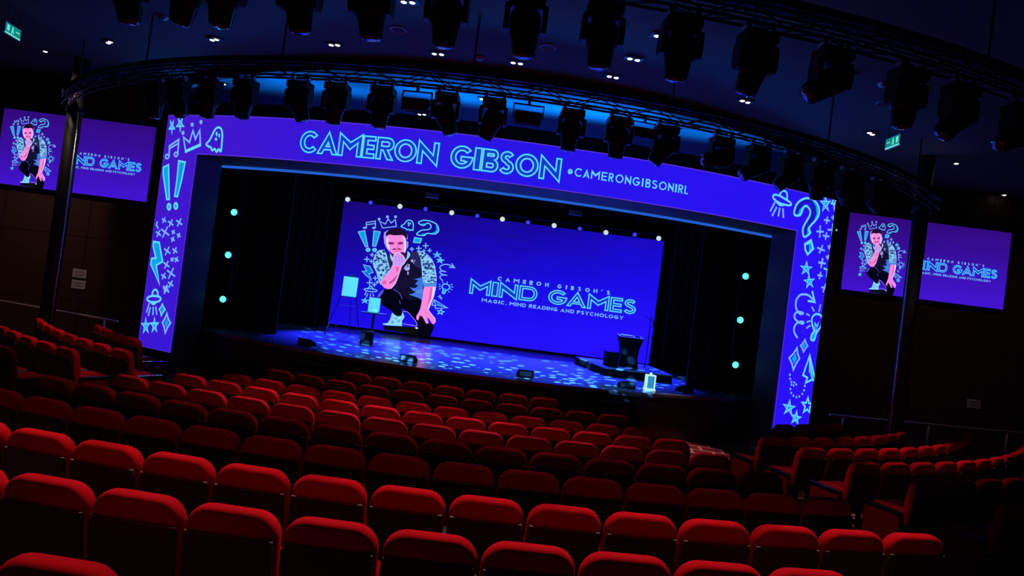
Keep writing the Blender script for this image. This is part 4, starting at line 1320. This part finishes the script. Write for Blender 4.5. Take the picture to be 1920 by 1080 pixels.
for q, c in (([(148, 562), (200, 535), (208, 885), (182, 886), (145, 630)], (203, 960)), ([(303, 497), (368, 510), (330, 700), (290, 858), (262, 852), (285, 690)], (272, 952))):
    def f(A):
        A.fill(C1(q), 'teal', 1); A.line(C1(q), LW, 'cyan', 2, True)
        for k in range(11 if c[0] > 250 else 0):
            y = 535 + k * 29
            A.line(C1([(306 - k * 3.4, y + 22), (352 - k * 5.4, y - 8)]), .016, 'fill', 2)
        A.fill(C1(ellpts(c[0], c[1], 24, 40)), 'cyan', 1); A.fill(C1(ellpts(c[0], c[1], 10, 17)), 'teal', 2)
    doodle(f)
for c, r in (((350, 130), 30), ((440, 170), 42), ((555, 160), 46), ((275, 310), 38), ((365, 290), 66), ((475, 290), 22), ((548, 335), 25), ((467, 388), 27), ((393, 545), 50), ((497, 540), 36),
             ((460, 660), 22), ((518, 660), 30), ((383, 730), 44), ((445, 845), 66), ((345, 885), 36), ((440, 990), 40), ((372, 1045), 40)):
    doodle(lambda A: d_cross(A, C2, c, r, LW * .95))
doodle(lambda A: A.line(C2([(256, 155), (242, 190), (268, 238)]), LW, 'pale'))
def f(A):
    q = [(208, 418), (285, 430), (332, 690), (245, 735), (288, 995), (172, 725), (182, 645), (240, 640), (203, 480)]
    A.fill(C2(q), 'teal', 1); A.line(C2(q), LW, 'cyan', 2, True)
    for k in range(8): A.line(C2([(235 + k * 6, 490 + k * 26), (268 + k * 5, 470 + k * 26)]), .014, 'fill', 2)
doodle(f)
doodle(lambda A: d_cross(A, C3, (460, 108), 52, LW))
def f(A):
    A.line(C3(ellpts(275, 245, 103, 48)), LW * 1.1, 'cyan', 1, True); A.line(C3(spline([(243, 205), (262, 130), (298, 105), (330, 140), (335, 210)])), LW * 1.1, 'cyan')
    A.fill(C3([(250, 205), (285, 220), (330, 205), (320, 185), (265, 188)]), 'cyan', 1); A.line(C3(spline([(225, 288), (268, 325), (312, 292)])), LW, 'cyan')
    for q in (((205, 312), (167, 440)), ((220, 378), (192, 490)), ((265, 372), (260, 478)), ((303, 368), (316, 472))): A.line(C3(q), LW, 'pale')
doodle(f)
doodle(lambda A: d_diamond(A, C3, [(405, 322), (445, 405), (388, 490), (358, 398)], LW * .9, 'cyan'))
doodle(lambda A: d_diamond(A, C3, [(470, 462), (525, 605), (447, 752), (405, 598)], LW * 1.1))
doodle(lambda A: d_star(A, C3, (155, 650), 60, 115, LW * .9, 0, core='teal'))
doodle(lambda A: d_star(A, C3, (285, 640), 58, 112, LW * .9, 0, core='teal'))
def f(A):
    A.line(C4(spline([(130, 165), (150, 142), (210, 152), (300, 205), (352, 238), (368, 268), (330, 280), (225, 252), (152, 205)], 4, True)), LW, 'cyan', 1, True)
    A.line(C4(spline([(216, 152), (240, 102), (278, 90), (312, 122), (314, 208)])), LW, 'cyan'); A.fill(C4([(222, 155), (300, 205), (300, 185), (240, 150)]), 'teal', 1)
    A.line(C4(spline([(182, 238), (222, 276), (282, 272)])), LW, 'cyan')
    for q in (((155, 240), (97, 352)), ((176, 308), (122, 412)), ((219, 318), (201, 415)), ((262, 328), (265, 435))): A.line(C4(q), LW, 'pale')
doodle(f)
def f(A):
    q = [(412, 405), (412, 330), (450, 250), (520, 198), (600, 186), (672, 220), (724, 300), (730, 390), (692, 465), (628, 535), (590, 590), (618, 635), (540, 692), (518, 630), (526, 560), (570, 480), (612, 400), (608, 335), (568, 288), (526, 305), (500, 370), (480, 408)]
    A.fill(C4(q), 'fill', 0); INK.setdefault('deep', glow('display_deep', lin(24, 22, 190), 1.0)); A.polys[-1] = (0, 'deep', A.polys[-1][2])
    A.fill(C4([(635, 200), (720, 300), (724, 390), (688, 460), (662, 490), (700, 390), (688, 290)]), 'teal', 1)
    A.fill(C4([(452, 402), (480, 330), (520, 296), (545, 300), (512, 388)]), 'teal', 1); A.fill(C4([(580, 590), (615, 560), (620, 632), (575, 665)]), 'teal', 1)
    A.line(C4(spline(q, 3, True)), LW * 1.15, 'cyan', 2, True)
    q = [(545, 785), (625, 735), (655, 845), (580, 920), (552, 862)]
    A.fill(C4([(618, 745), (650, 845), (600, 890), (600, 790)]), 'teal', 1); A.line(C4(q), LW * 1.2, 'cyan', 2, True); A.line(C4([(560, 790), (615, 770)]), LW * .7, 'cyan', 2)
doodle(f)
doodle(lambda A: d_star(A, C4, (814, 260), 62, 105, LW * .9, 0, core='teal'))
def f(A):
    A.line(C4([(930, 185), (895, 255), (960, 270)]), LW, 'cyan'); A.line(C4([(960, 200), (925, 265), (935, 345)]), LW, 'cyan'); A.line(C4([(915, 195), (965, 205)]), LW, 'cyan')
doodle(f)
for C, c, rx, ry, rot in ((C4, (833, 475), 33, 40, .15), (C4, (742, 622), 42, 72, .05), (C4, (820, 680), 38, 42, .15), (C4, (905, 600), 58, 75, .05), (C4, (755, 852), 48, 52, .4), (C4, (868, 822), 22, 28, .3), (C4, (848, 955), 24, 26, .3), (C4, (768, 1030), 42, 50, .2), (C4, (918, 440), 22, 24, .1),
                          (C5, (570, 85), 36, 52, .15), (C5, (550, 232), 26, 38, .15), (C5, (602, 380), 32, 46, .3)):
    doodle(lambda A: d_plus(A, C, c, rx, LW, ry, rot))
doodle(lambda A: A.line(C5([(600, 150), (640, 162), (630, 250)]), LW, 'cyan'))
doodle(lambda A: d_star(A, C5, (385, 150), 66, 76, LW * .85, 0.1, core='teal'))
doodle(lambda A: d_star(A, C5, (422, 305), 60, 76, LW * .85, -0.1, core='teal'))
def f(A):
    A.line(C5(spline([(280, 970), (246, 910), (245, 850), (272, 805), (320, 782), (356, 790), (345, 806), (300, 790), (258, 752), (246, 710), (270, 672), (318, 668), (350, 682), (318, 690), (280, 650), (262, 590), (272, 520), (310, 468), (365, 456), (425, 475), (485, 545)], 4)), LW * 1.15, 'pale')
    A.line(C5([(460, 425), (490, 548), (412, 535)]), LW * 1.15, 'cyan')
doodle(f)
def f(A):
    A.fill(C5([(455, 905), (505, 905), (485, 1005), (442, 990)]), 'teal', 1)
    A.line(C5(spline([(478, 895), (456, 810), (456, 735), (500, 692), (555, 705), (580, 765), (552, 850), (508, 915), (480, 1000), (442, 990), (452, 930)], 4, True)), LW * 1.1, 'cyan', 2, True)
    A.line(C5([(492, 900), (488, 795), (508, 835), (530, 795), (505, 900)]), LW * .7, 'cyan', 2)
    for q in (((455, 608), (480, 655)), ((556, 582), (541, 658)), ((392, 690), (424, 706)), ((396, 786), (434, 774)), ((392, 858), (434, 828))): A.line(C5(q), LW * .9, 'pale')
doodle(f)
doodle(lambda A: d_diamond(A, C6, [(462, 12), (495, 90), (442, 168), (405, 86)], LW * .9))
doodle(lambda A: d_diamond(A, C6, [(360, 118), (392, 250), (315, 392), (262, 242)], LW * 1.1))
def f(A):
    A.fill(C6([(522, 210), (592, 535), (552, 515), (530, 470), (520, 420)]), 'teal', 1)
    A.line(C6([(522, 208), (594, 538), (552, 516), (470, 555), (492, 492), (436, 460)]), LW * 1.1, 'cyan', 2, True)
    A.line(C6([(522, 215), (518, 420)]), LW * .8, 'cyan', 2); A.line(C6([(528, 230), (552, 512)]), LW * .8, 'cyan', 2)
    for c in ((270, 455), (273, 505), (290, 545), (290, 580), (325, 553), (352, 578), (318, 592), (277, 635), (287, 685), (315, 720), (352, 737), (390, 730), (427, 697), (450, 652), (460, 597)):
        A.fill(C6(ellpts(c[0], c[1], 11, 15)), 'pale', 2)
doodle(f)
doodle(lambda A: d_star(A, C6, (258, 872), 72, 90, LW, .15, core='teal'))
doodle(lambda A: d_star(A, C6, (492, 848), 72, 105, LW * 1.1, .1, core=None, inner=False))
doodle(lambda A: d_star(A, C6, (345, 1000), 62, 80, LW, .2, core='teal'))

# portal lettering: extents read along the curved surface
TZ0, TCAP = 5.062, 0.437
A = new()
for x0, y0, sc, items in ((550, 235, 6.857, (('C', 98, 332, 225), ('A', 325, 575, 260), ('M', 590, 885, 265), ('E', 892, 1058, 290), ('R', 1078, 1290, 305), ('O', 1308, 1582, 330), ('N', 1596, 1872, 355))),
                          (830, 265, 8.0, (('G', 128, 455, 235), ('I', 472, 585, 265), ('B', 600, 836, 285), ('S', 855, 1072, 315), ('O', 1100, 1430, 355), ('N', 1450, 1776, 405)))):
    for ch, xa, xb, ym in items:
        sa = on_portal(x0 + xa / sc, y0 + ym / sc)[0]; sb = on_portal(x0 + xb / sc, y0 + ym / sc)[0]
        if ch in 'IEN': sa, sb = sa + .012, sb - .012
        outlined(A, ch, sa, sb, TZ0, TCAP, .19, 0.030, .21)
A.build('lettering', portal_place, portal)
A = new()
for ch, xa, xb, ym in (('@', 108, 178, 188), ('C', 210, 325, 185), ('A', 332, 428, 200), ('M', 445, 572, 220), ('E', 595, 676, 240), ('R', 698, 768, 255), ('O', 797, 912, 270), ('N', 933, 1022, 290), ('G', 1042, 1152, 310), ('I', 1176, 1198, 325), ('B', 1228, 1302, 335),
                       ('S', 1320, 1400, 350), ('O', 1422, 1534, 370), ('N', 1553, 1635, 385), ('I', 1655, 1679, 400), ('R', 1700, 1768, 410), ('L', 1790, 1842, 425)):
    sa = on_portal(1050 + xa / 7.68, 300 + ym / 7.68)[0]; sb = on_portal(1050 + xb / 7.68, 300 + ym / 7.68)[0]
    cap = 0.173
    z0 = 5.197
    if ch == '@':
        solid(A, ch, sa, sb, z0 + .01, cap * .78, .15, 'cyan', .15)
        A.line([(sa + (sb - sa) * (.5 + .2 * cos(k * .52)), z0 + cap * (.40 + .13 * sin(k * .52))) for k in range(12)], .022, 'cyan', 2, True)
    else:
        solid(A, ch, sa, sb, z0, cap, .15, 'cyan', .15)
A.build('lettering', portal_place, portal)

# ---- the picture on the video wall (also shown, smaller, on both side screens) --------
VX, VY, VZ, VW, VH = -5.555, 20.0, 1.075, 10.09, 3.88
def on_wall(px, py):
    p = on_y(px, py, VY)
    return (p.x, p.z)
def wall_crop(x0, y0, sc): return Crop(x0, y0, sc, on_wall)
P, Q, U, V, T, Wc = wall_crop(665, 395, 10.8), wall_crop(745, 395, 10.8), wall_crop(665, 480, 10.8), wall_crop(755, 480, 9.818), wall_crop(700, 420, 10.8), wall_crop(690, 540, 10.8)
Mc = wall_crop(640, 390, 4.318)
LX = wall_crop(860, 500, 5.333)

def blotches(A, C, poly, n, seed, m, layer, r0, r1):
    rnd = random.Random(seed)
    xs_, ys_ = [p[0] for p in poly], [p[1] for p in poly]
    def inside(x, y):
        c = False
        for i in range(len(poly)):
            (xa, ya), (xb, yb) = poly[i], poly[i - 1]
            if (ya > y) != (yb > y) and x < (xb - xa) * (y - ya) / (yb - ya) + xa: c = not c
        return c
    k = 0
    for _ in range(n * 20):
        if k >= n: break
        x, y = rnd.uniform(min(xs_), max(xs_)), rnd.uniform(min(ys_), max(ys_))
        r = rnd.uniform(r0, r1)
        if all(inside(x + r * cos(a), y + r * sin(a)) for a in (0, 1.57, 3.14, 4.71)):
            ph = rnd.uniform(0, 6)
            A.fill(C([(x + r * (1 + .35 * sin(3 * t + ph)) * cos(t), y + r * .75 * (1 + .3 * cos(2 * t + ph)) * sin(t)) for t in [2 * pi * i / 9 for i in range(9)]]), m, layer); k += 1

def portrait():
    A = new()
    F = lambda C, q, m, l: A.fill(C(q), m, l)
    # trousers, soles, shoe
    F(Wc, [(310, 765), (690, 775), (960, 795), (1010, 830), (1005, 960), (700, 900), (330, 850)], 'sole', 1)
    F(Wc, [(600, 20), (860, 20), (870, 150), (1090, 258), (1110, 300), (1040, 450), (985, 590), (1010, 690), (1000, 745), (960, 655), (800, 480), (660, 390), (640, 250)], 'trouser', 1)
    F(Wc, spline([(190, 190), (230, 110), (320, 40), (480, 22), (600, 70), (678, 180), (672, 330), (690, 460), (675, 560), (600, 575), (540, 540), (480, 470), (380, 400), (280, 340), (236, 250)], 3, True), 'trouser', 2)
    F(Wc, [(185, 182), (232, 90), (330, 25), (300, 110), (238, 185)], 'trouserrim', 3)
    A.line(Wc(spline([(520, 30), (620, 90), (672, 160), (690, 215)])), .022, 'trouserrim', 3); A.line(Wc([(640, 255), (655, 320)]), .02, 'trouserrim', 3)
    F(Wc, [(1012, 640), (1050, 560), (1110, 575), (1180, 700), (1290, 715), (1335, 740), (1330, 830), (1284, 920), (1262, 1002), (1000, 952), (990, 800)], 'trouser', 1)
    A.line(Wc([(705, 470), (800, 480), (960, 655), (1000, 745), (970, 770), (715, 725)]), .014, 'skin2', 1)
    F(Wc, [(948, 805), (1000, 790), (1014, 820), (985, 830)], 'rim', 2)
    F(Wc, [(490, 500), (545, 545), (600, 575), (680, 560), (702, 480), (742, 590), (690, 662), (690, 772), (400, 755), (310, 742), (300, 720), (400, 708), (452, 630)], 'shoe', 3)
    for q in ([(520, 600), (560, 590), (600, 620), (560, 640)], [(600, 650), (660, 640), (640, 700), (590, 690)], [(480, 660), (520, 655), (530, 720), (470, 720)]): F(Wc, q, 'shoe2', 4)
    # body: waistcoat, shirt tail
    F(Mc, [(362, 365), (400, 398), (545, 360), (625, 345), (646, 410), (655, 520), (668, 645), (655, 735), (600, 745), (545, 745), (480, 700), (400, 652), (380, 600), (390, 500), (375, 430)], 'vest', 1)
    F(Mc, [(365, 370), (398, 400), (415, 480), (400, 500), (385, 450)], 'vest2', 2); F(Mc, [(560, 362), (620, 350), (645, 420), (650, 500), (600, 470), (560, 420)], 'vest2', 2)
    F(V, [(215, 425), (300, 405), (352, 392), (378, 500), (372, 640), (362, 782), (250, 740), (140, 712), (190, 690), (245, 655), (190, 640), (130, 570), (180, 590), (240, 590), (290, 540), (230, 520), (290, 450)], 'tail', 2)
    F(V, [(240, 640), (360, 600), (365, 690), (250, 690)], 'shirtmid', 3)
    A.line(V([(135, 705), (240, 740), (350, 780), (365, 830)]), .03, 'shirtmid', 3)
    # sleeves
    sl = [(370, 150), (385, 40), (430, -60), (500, -120), (600, -125), (655, -20), (668, 80), (690, 150), (720, 290), (640, 385), (555, 470), (525, 590), (480, 480), (440, 330), (385, 225)]
    F(U, sl, 'shirt', 2); blotches(A, U, sl, 46, 3, 'shirtdark', 3, 14, 30); blotches(A, U, sl, 26, 5, 'shirtmid', 3, 12, 24)
    sr = [(612, 345), (660, 352), (700, 378), (735, 415), (760, 470), (772, 560), (770, 640), (668, 640), (655, 560), (650, 470), (640, 400)]
    F(Mc, sr, 'shirt', 2); blotches(A, Mc, sr, 52, 8, 'shirtdark', 3, 5, 12); blotches(A, Mc, sr, 26, 9, 'shirtmid', 3, 5, 9)
    F(Mc, [(664, 608), (772, 606), (770, 642), (668, 642)], 'shirtmid', 4)
    for q in ([(148, 80), (185, 60), (200, 105), (165, 118)], [(205, 75), (238, 80), (228, 105)], [(185, 110), (220, 125), (200, 140)]): F(V, q, 'flower', 3)
    fl = [(35, 205), (85, 145), (130, 155), (130, 250), (95, 270), (60, 265), (22, 240)]
    F(V, fl, 'flower', 3); blotches(A, V, fl, 9, 2, 'vest2', 4, 7, 13); F(V, [(85, 285), (115, 290), (108, 345), (88, 345)], 'flower', 3)
    # collar
    F(T, [(335, 590), (365, 620), (400, 690), (382, 762), (345, 690)], 'shirt', 3); F(T, [(695, 545), (748, 600), (742, 655), (690, 720), (650, 765), (682, 660)], 'shirt', 3)
    # head
    F(T, spline([(255, 190), (300, 140), (360, 105), (450, 86), (550, 98), (640, 150), (688, 215), (672, 320), (640, 255), (590, 228), (430, 238), (330, 220), (265, 250)], 3, True), 'hair', 3)
    F(T, [(222, 170), (300, 125), (332, 140), (255, 235), (280, 245), (265, 330), (300, 480), (335, 585), (265, 485), (222, 385), (210, 260)], 'hairrim', 2)
    F(T, [(640, 150), (690, 215), (700, 300), (670, 320), (655, 250)], 'hairrim', 2)
    F(T, [(262, 250), (330, 215), (430, 232), (590, 224), (642, 255), (668, 330), (672, 480), (650, 570), (600, 640), (520, 650), (420, 640), (360, 600), (310, 505), (275, 420), (260, 330)], 'skin', 4)
    F(T, [(265, 300), (302, 255), (312, 400), (345, 540), (300, 500), (268, 420)], 'rim', 5); F(T, [(598, 250), (648, 290), (672, 380), (672, 500), (645, 580), (612, 560), (632, 440), (618, 330)], 'rim', 5)
    F(T, [(680, 350), (712, 362), (706, 462), (684, 502)], 'hairrim', 4)
    F(T, [(300, 372), (360, 366), (445, 385), (420, 402), (340, 408), (305, 396)], 'brow', 6); F(T, [(478, 386), (560, 362), (612, 374), (600, 398), (520, 408)], 'brow', 6)
    F(T, [(320, 405), (420, 402), (400, 418), (340, 420)], 'skin4', 5); F(T, [(500, 408), (600, 400), (585, 418), (520, 420)], 'skin4', 5)
    F(T, [(488, 400), (512, 440), (505, 478), (470, 492), (494, 440)], 'skin3', 6)
    F(T, [(368, 532), (430, 490), (480, 505), (525, 490), (592, 526), (530, 522), (480, 514), (430, 524)], 'mouth', 6)
    F(T, [(340, 550), (380, 598), (425, 612), (400, 648), (355, 622)], 'beard', 6); F(T, [(540, 575), (605, 568), (662, 600), (662, 712), (600, 640)], 'beard', 6)
    F(T, [(430, 545), (500, 535), (540, 560), (470, 575)], 'skin3', 5)
    # raised arm and fist
    arm = [(790, 160), (850, 190), (962, 185), (930, 280), (882, 430), (830, 560), (740, 662), (640, 662), (572, 612), (528, 540), (560, 470), (650, 385), (710, 320), (742, 240)]
    F(U, spline(arm, 2, True), 'skin', 6)
    F(U, [(560, 525), (612, 488), (660, 520), (640, 562), (585, 585)], 'skin3', 7); F(U, [(690, 545), (780, 480), (850, 400), (884, 372), (806, 500), (722, 562)], 'skin4', 7)
    F(U, [(840, 215), (900, 220), (890, 300), (850, 330)], 'skin3', 7)
    A.line(U([(960, 190), (930, 285), (880, 430), (830, 560), (740, 660)]), .016, 'rim', 7); A.line(U([(640, 385), (712, 318), (745, 240), (790, 165)]), .012, 'rim', 7)
    F(T, [(440, 605), (490, 565), (545, 588), (602, 640), (668, 740), (622, 812), (560, 862), (420, 835), (398, 730), (402, 680)], 'skin2', 7)
    for q in ([(480, 575), (500, 640), (470, 660)], [(540, 590), (560, 660), (530, 640)]): F(T, q, 'skin', 8)
    A.line(T([(405, 830), (398, 730), (404, 680), (440, 605), (490, 565), (545, 588), (602, 640), (668, 740), (622, 812), (560, 862)]), .016, 'rim', 8)
    for q in ([(455, 640), (470, 700), (462, 760)], [(510, 620), (530, 690), (520, 760)], [(565, 650), (580, 710), (572, 770)]): A.line(T(q), .010, 'skin4', 8)
    # resting arm and hand
    F(V, [(398, 570), (550, 558), (616, 574), (582, 740), (492, 960), (478, 1010), (320, 1000), (362, 800), (380, 640)], 'skin', 6)
    F(V, [(556, 566), (614, 574), (576, 742), (486, 980), (468, 955), (532, 780)], 'rim', 7); F(V, [(520, 580), (556, 570), (532, 780), (440, 960), (480, 800)], 'skin3', 7)
    F(Wc, [(1075, 400), (1215, 425), (1290, 530), (1362, 620), (1368, 690), (1330, 738), (1300, 722), (1240, 622), (1200, 590), (1228, 715), (1180, 722), (1130, 622), (1096, 570), (1050, 560), (1020, 652), (984, 632), (978, 580), (1040, 470)], 'skin', 7)
    A.line(Wc([(1210, 430), (1290, 530), (1362, 620), (1366, 690)]), .018, 'rim', 8); A.line(Wc([(1160, 480), (1200, 590)]), .010, 'skin3', 8); A.line(Wc([(1200, 470), (1300, 640), (1330, 720)]), .010, 'skin3', 8)
    return A
LW2 = 0.030
def wall_doodles():
    out = []
    def add(f):
        A = new(); f(A); out.append(A)
    for q, c in (([(75, 430), (205, 405), (270, 730), (220, 730)], (272, 793)), ([(390, 410), (520, 430), (430, 720), (365, 715)], (405, 797))):
        def f(A):
            A.fill(P(q), 'teal', 1); A.line(P(q), LW2, 'pale', 2, True)
            A.fill(P(ellpts(c[0], c[1], 48, 42)), 'cyan', 1); A.fill(P(ellpts(c[0], c[1], 18, 14)), 'teal', 2)
        add(f)
    def f(A):
        A.line(P([(240, 350), (236, 240), (422, 212), (420, 350)]), LW2, 'pale'); A.line(P([(240, 285), (418, 262)]), LW2, 'pale')
        for c in ((205, 348), (390, 350)): A.fill(P(ellpts(c[0], c[1], 38, 22)), 'pale', 2)
    add(f)
    def f(A):
        A.line(P([(505, 212), (565, 350), (845, 320), (822, 180), (742, 252), (678, 165), (622, 275)]), LW2, 'pale', 1, True)
        for c in ((497, 172), (664, 125), (830, 125)): A.fill(P(ellpts(c[0], c[1], 30, 28)), 'pale', 2)
    add(f)
    def f(A):
        A.line(Q(spline([(75, 320), (150, 262), (190, 208), (245, 192), (300, 218), (325, 285), (316, 398), (284, 384), (252, 402), (228, 374), (198, 390), (165, 360)], 3, True)), LW2, 'cyan', 1, True)
        for c in ((226, 250), (266, 264), (230, 296)): A.fill(Q(ellpts(c[0], c[1], 16, 20)), 'cyan', 2)
    add(f)
    def f(A):
        q = [(430, 250), (470, 212), (560, 197), (680, 215), (790, 272), (838, 370), (818, 440), (755, 474), (600, 460), (550, 504), (402, 490), (420, 440), (500, 396), (600, 388), (660, 370), (684, 330), (668, 278), (605, 254), (545, 298), (480, 288)]
        A.fill(Q([(770, 290), (830, 360), (812, 440), (740, 468), (690, 458), (770, 420), (795, 370)]), 'teal', 1); A.fill(Q([(450, 268), (600, 256), (560, 298), (490, 290)]), 'teal', 1); A.fill(Q([(500, 465), (590, 462), (548, 502), (500, 500)]), 'teal', 1)
        A.line(Q(spline(q, 3, True)), LW2 * 1.1, 'cyan', 2, True)
        q = [(352, 545), (495, 570), (460, 655), (327, 640)]
        A.fill(Q(q), 'teal', 1); A.line(Q(q), LW2, 'cyan', 2, True)
    add(f)
    for C, c, r in ((Q, (295, 780), 36), (Q, (435, 765), 48), (Q, (575, 712), 50), (Q, (540, 815), 25), (Q, (655, 808), 34), (P, (355, 895), 36), (P, (248, 985), 50), (P, (340, 1025), 32), (U, (420, 450), 40), (U, (305, 540), 52), (U, (400, 580), 38), (U, (462, 530), 26)):
        add(lambda A: d_plus(A, C, c, r, LW2 * 1.15))
    for C, c, r, rot in ((Q, (805, 895), 82, 0), (Q, (870, 1010), 74, .2), (U, (210, 905), 74, .1), (V, (690, 80), 68, .15)):
        add(lambda A: d_star(A, C, c, r, r * .75, LW2 * .8, rot, core='teal'))
    def f(A):
        q = [(180, 180), (310, 210), (375, 335), (290, 360), (345, 490), (240, 400), (155, 310), (245, 305)]
        A.fill(U(q), 'fill', 1); A.line(U(q), LW2 * .9, 'pale', 2, True)
    add(f)
    def f(A):
        A.line(U(ellpts(325, 690, 132, 30, 20, .12)), LW2, 'pale', 1, True); A.line(U(spline([(265, 670), (300, 625), (340, 618), (380, 680)])), LW2, 'cyan')
        for q in (((235, 725), (207, 790)), ((265, 762), (242, 828)), ((318, 770), (320, 818)), ((368, 765), (388, 812))): A.line(U(q), LW2, 'pale')
    add(f)
    def f(A):
        A.line(V(spline([(735, 455), (692, 405), (690, 370), (740, 350), (815, 355), (740, 340), (685, 305), (700, 280), (795, 288), (725, 270), (686, 222), (702, 180), (780, 155), (860, 165), (940, 210)], 3)), LW2 * 1.1, 'pale'); A.line(V([(905, 142), (955, 215), (862, 210)]), LW2 * 1.1, 'pale')
    add(f)
    def f(A):
        A.fill(V([(735, 600), (800, 600), (775, 685), (728, 680)]), 'teal', 1)
        A.line(V(spline([(733, 590), (725, 550), (770, 516), (832, 525), (865, 570), (850, 608), (795, 640), (772, 690), (730, 682), (745, 625)], 3, True)), LW2, 'cyan', 2, True)
        for q in (((735, 478), (752, 502)), ((826, 475), (815, 505)), ((880, 535), (915, 522)), ((895, 570), (928, 572)), ((885, 610), (908, 622)), ((845, 650), (862, 668)), ((665, 522), (690, 525)), ((665, 562), (695, 565)), ((672, 608), (698, 600))): A.line(V(q), LW2 * .8, 'pale')
    add(f)
    def f(A):
        q = [(580, 805), (828, 955), (602, 965), (602, 915), (540, 905)]
        A.fill(V([(600, 840), (790, 945), (640, 905)]), 'fill', 1); A.line(V(q), LW2, 'pale', 2, True); A.line(V([(585, 815), (604, 915), (640, 900), (820, 950)]), LW2 * .8, 'pale', 2)
    add(f)
    def f(A):
        for k in range(4): A.line(V([(650 + k * 18, 750 + k * 12), (690 + k * 12, 720 + k * 20), (680 + k * 12, 765 + k * 12)]), LW2 * .6, 'pale')
    add(f)
    add(lambda A: d_star(A, V, (700, 1030), 66, 50, LW2, .2, core=None, inner=False))
    return out
def wall_text():
    A1, A2, A3 = new(), new(), new()
    # big outlined title, small line above, tag line below; extents read along the wall
    z = {}
    for ch, xa, xb, ym in (('M', 112, 318, 215), ('I', 334, 393, 230), ('N', 408, 590, 245), ('D', 606, 786, 265), ('G', 898, 1085, 305), ('A', 1085, 1275, 345), ('M', 1292, 1503, 355), ('E', 1515, 1635, 385), ('S', 1648, 1775, 400)):
        a, b = LX([(xa, ym)])[0], LX([(xb, ym)])[0]
        outlined(A1, ch, a[0] + .01, b[0] - .01, 2.572, .425, .165, .034, .20)
    for ch, xa, xb, ym in (('C', 390, 438, 117), ('A', 468, 516, 128), ('M', 550, 608, 140), ('E', 642, 676, 148), ('R', 708, 745, 155), ('O', 778, 826, 166), ('N', 865, 902, 174), ('G', 988, 1030, 192), ('I', 1070, 1085, 202), ('B', 1122, 1155, 208), ('S', 1192, 1226, 217), ('O', 1265, 1312, 228), ('N', 1348, 1388, 238), ("'", 1426, 1444, 234), ('S', 1478, 1515, 255)):
        a, b = LX([(xa, ym)])[0], LX([(xb, ym)])[0]
        solid(A2, ch, a[0], b[0], 3.070, .127, .26, 'pale', .30)
    words = (('MAGIC,', 230, 485), ('MIND', 508, 672), ('READING', 702, 990), ('AND', 1018, 1155), ('PSYCHOLOGY', 1182, 1648))
    wd = {'M': 1.25, 'A': 1.1, 'G': 1.1, 'I': .32, 'C': 1.0, ',': .35, 'N': .95, 'D': .95, 'R': .85, 'E': .75, 'P': .8, 'S': .78, 'Y': 1.0, 'H': .95, 'O': 1.15, 'L': .7}
    for w, xa, xb in words:
        ym = lambda x: 335 + (x - 230) * .1215
        a, b = LX([(xa, ym(xa))])[0][0], LX([(xb, ym(xb))])[0][0]
        tot = sum(wd[c] for c in w) + .2 * (len(w) - 1)
        u = (b - a) / tot; x = a
        for c in w:
            solid(A3, c, x, x + wd[c] * u, 2.349, .114, .25, 'pale', .26)
            x += (wd[c] + .2) * u
    return [A1, A2, A3]

def show(root, x0, y, z0, w, h, surf_mat, k):
    """lay the picture onto a flat display w by h metres whose lower corner is x0, z0"""
    def place(x, z, layer):
        return (x0 + (x - VX) / VW * w - root.location.x, y - 0.004 - 0.004 * layer * k - root.location.y, z0 + (z - VZ) / VH * h - root.location.z)
    bm = bmesh.new()
    vs = [bm.verts.new((a - root.location.x, y - root.location.y, b - root.location.z)) for a, b in ((x0, z0), (x0 + w, z0), (x0 + w, z0 + h), (x0, z0 + h))]
    bm.faces.new(vs)
    from_bm('screen_surface', bm, surf_mat, root)
    bm = bmesh.new(); add_box(bm, (w + 0.03, 0.09, h + 0.03), (x0 + w / 2 - root.location.x, y + 0.049 - root.location.y, z0 + h / 2 - root.location.z))
    from_bm('cabinet', bm, M['black'], root)
    portrait().build('portrait', place, root)
    for A in wall_doodles(): A.build('doodle', place, root)
    for A in wall_text(): A.build('lettering', place, root)

wall_mat = glow_gradient('video_wall_display', [(0.0, lin(26, 6, 105)), (0.35, lin(22, 8, 165)), (0.7, lin(26, 12, 228)), (1.0, lin(36, 16, 255))], (0.045, -0.18, 0.87))
wall_mat.cycles.emission_sampling = 'AUTO'
root = thing('video_wall', 'large blue video wall behind the stage with a crouching man and lettering', 'screen', (VX + VW / 2, VY, SH))
show(root, VX, VY, VZ, VW, VH, wall_mat, 1.0)
box_part('plinth', M['black'], root, (VW, 0.14, VZ - SH - 0.02), (0, 0.08, (VZ - SH) / 2 - 0.01), 0.004)
side_mat = glow_gradient('side_screen_display', [(0.0, lin(48, 9, 122)), (0.5, lin(56, 14, 160)), (1.0, lin(64, 20, 205))], (0.03, -0.55, 0.42))
side_mat.cycles.emission_sampling = 'AUTO'
root = thing('side_screen', 'purple-blue wall screen behind the left column, same picture as the stage', 'screen', (-10.98, YW, 4.69), 0, 'side screens')
show(root, -12.775, YW - 0.10, 3.78, 3.72, 1.83, side_mat, 0.5)
root = thing('side_screen', 'purple-blue wall screen behind the right column, same picture as the stage', 'screen', (9.94, YW, 4.76), 0, 'side screens')
show(root, 7.91, YW - 0.10, 3.825, 3.96, 1.875, side_mat, 0.5)
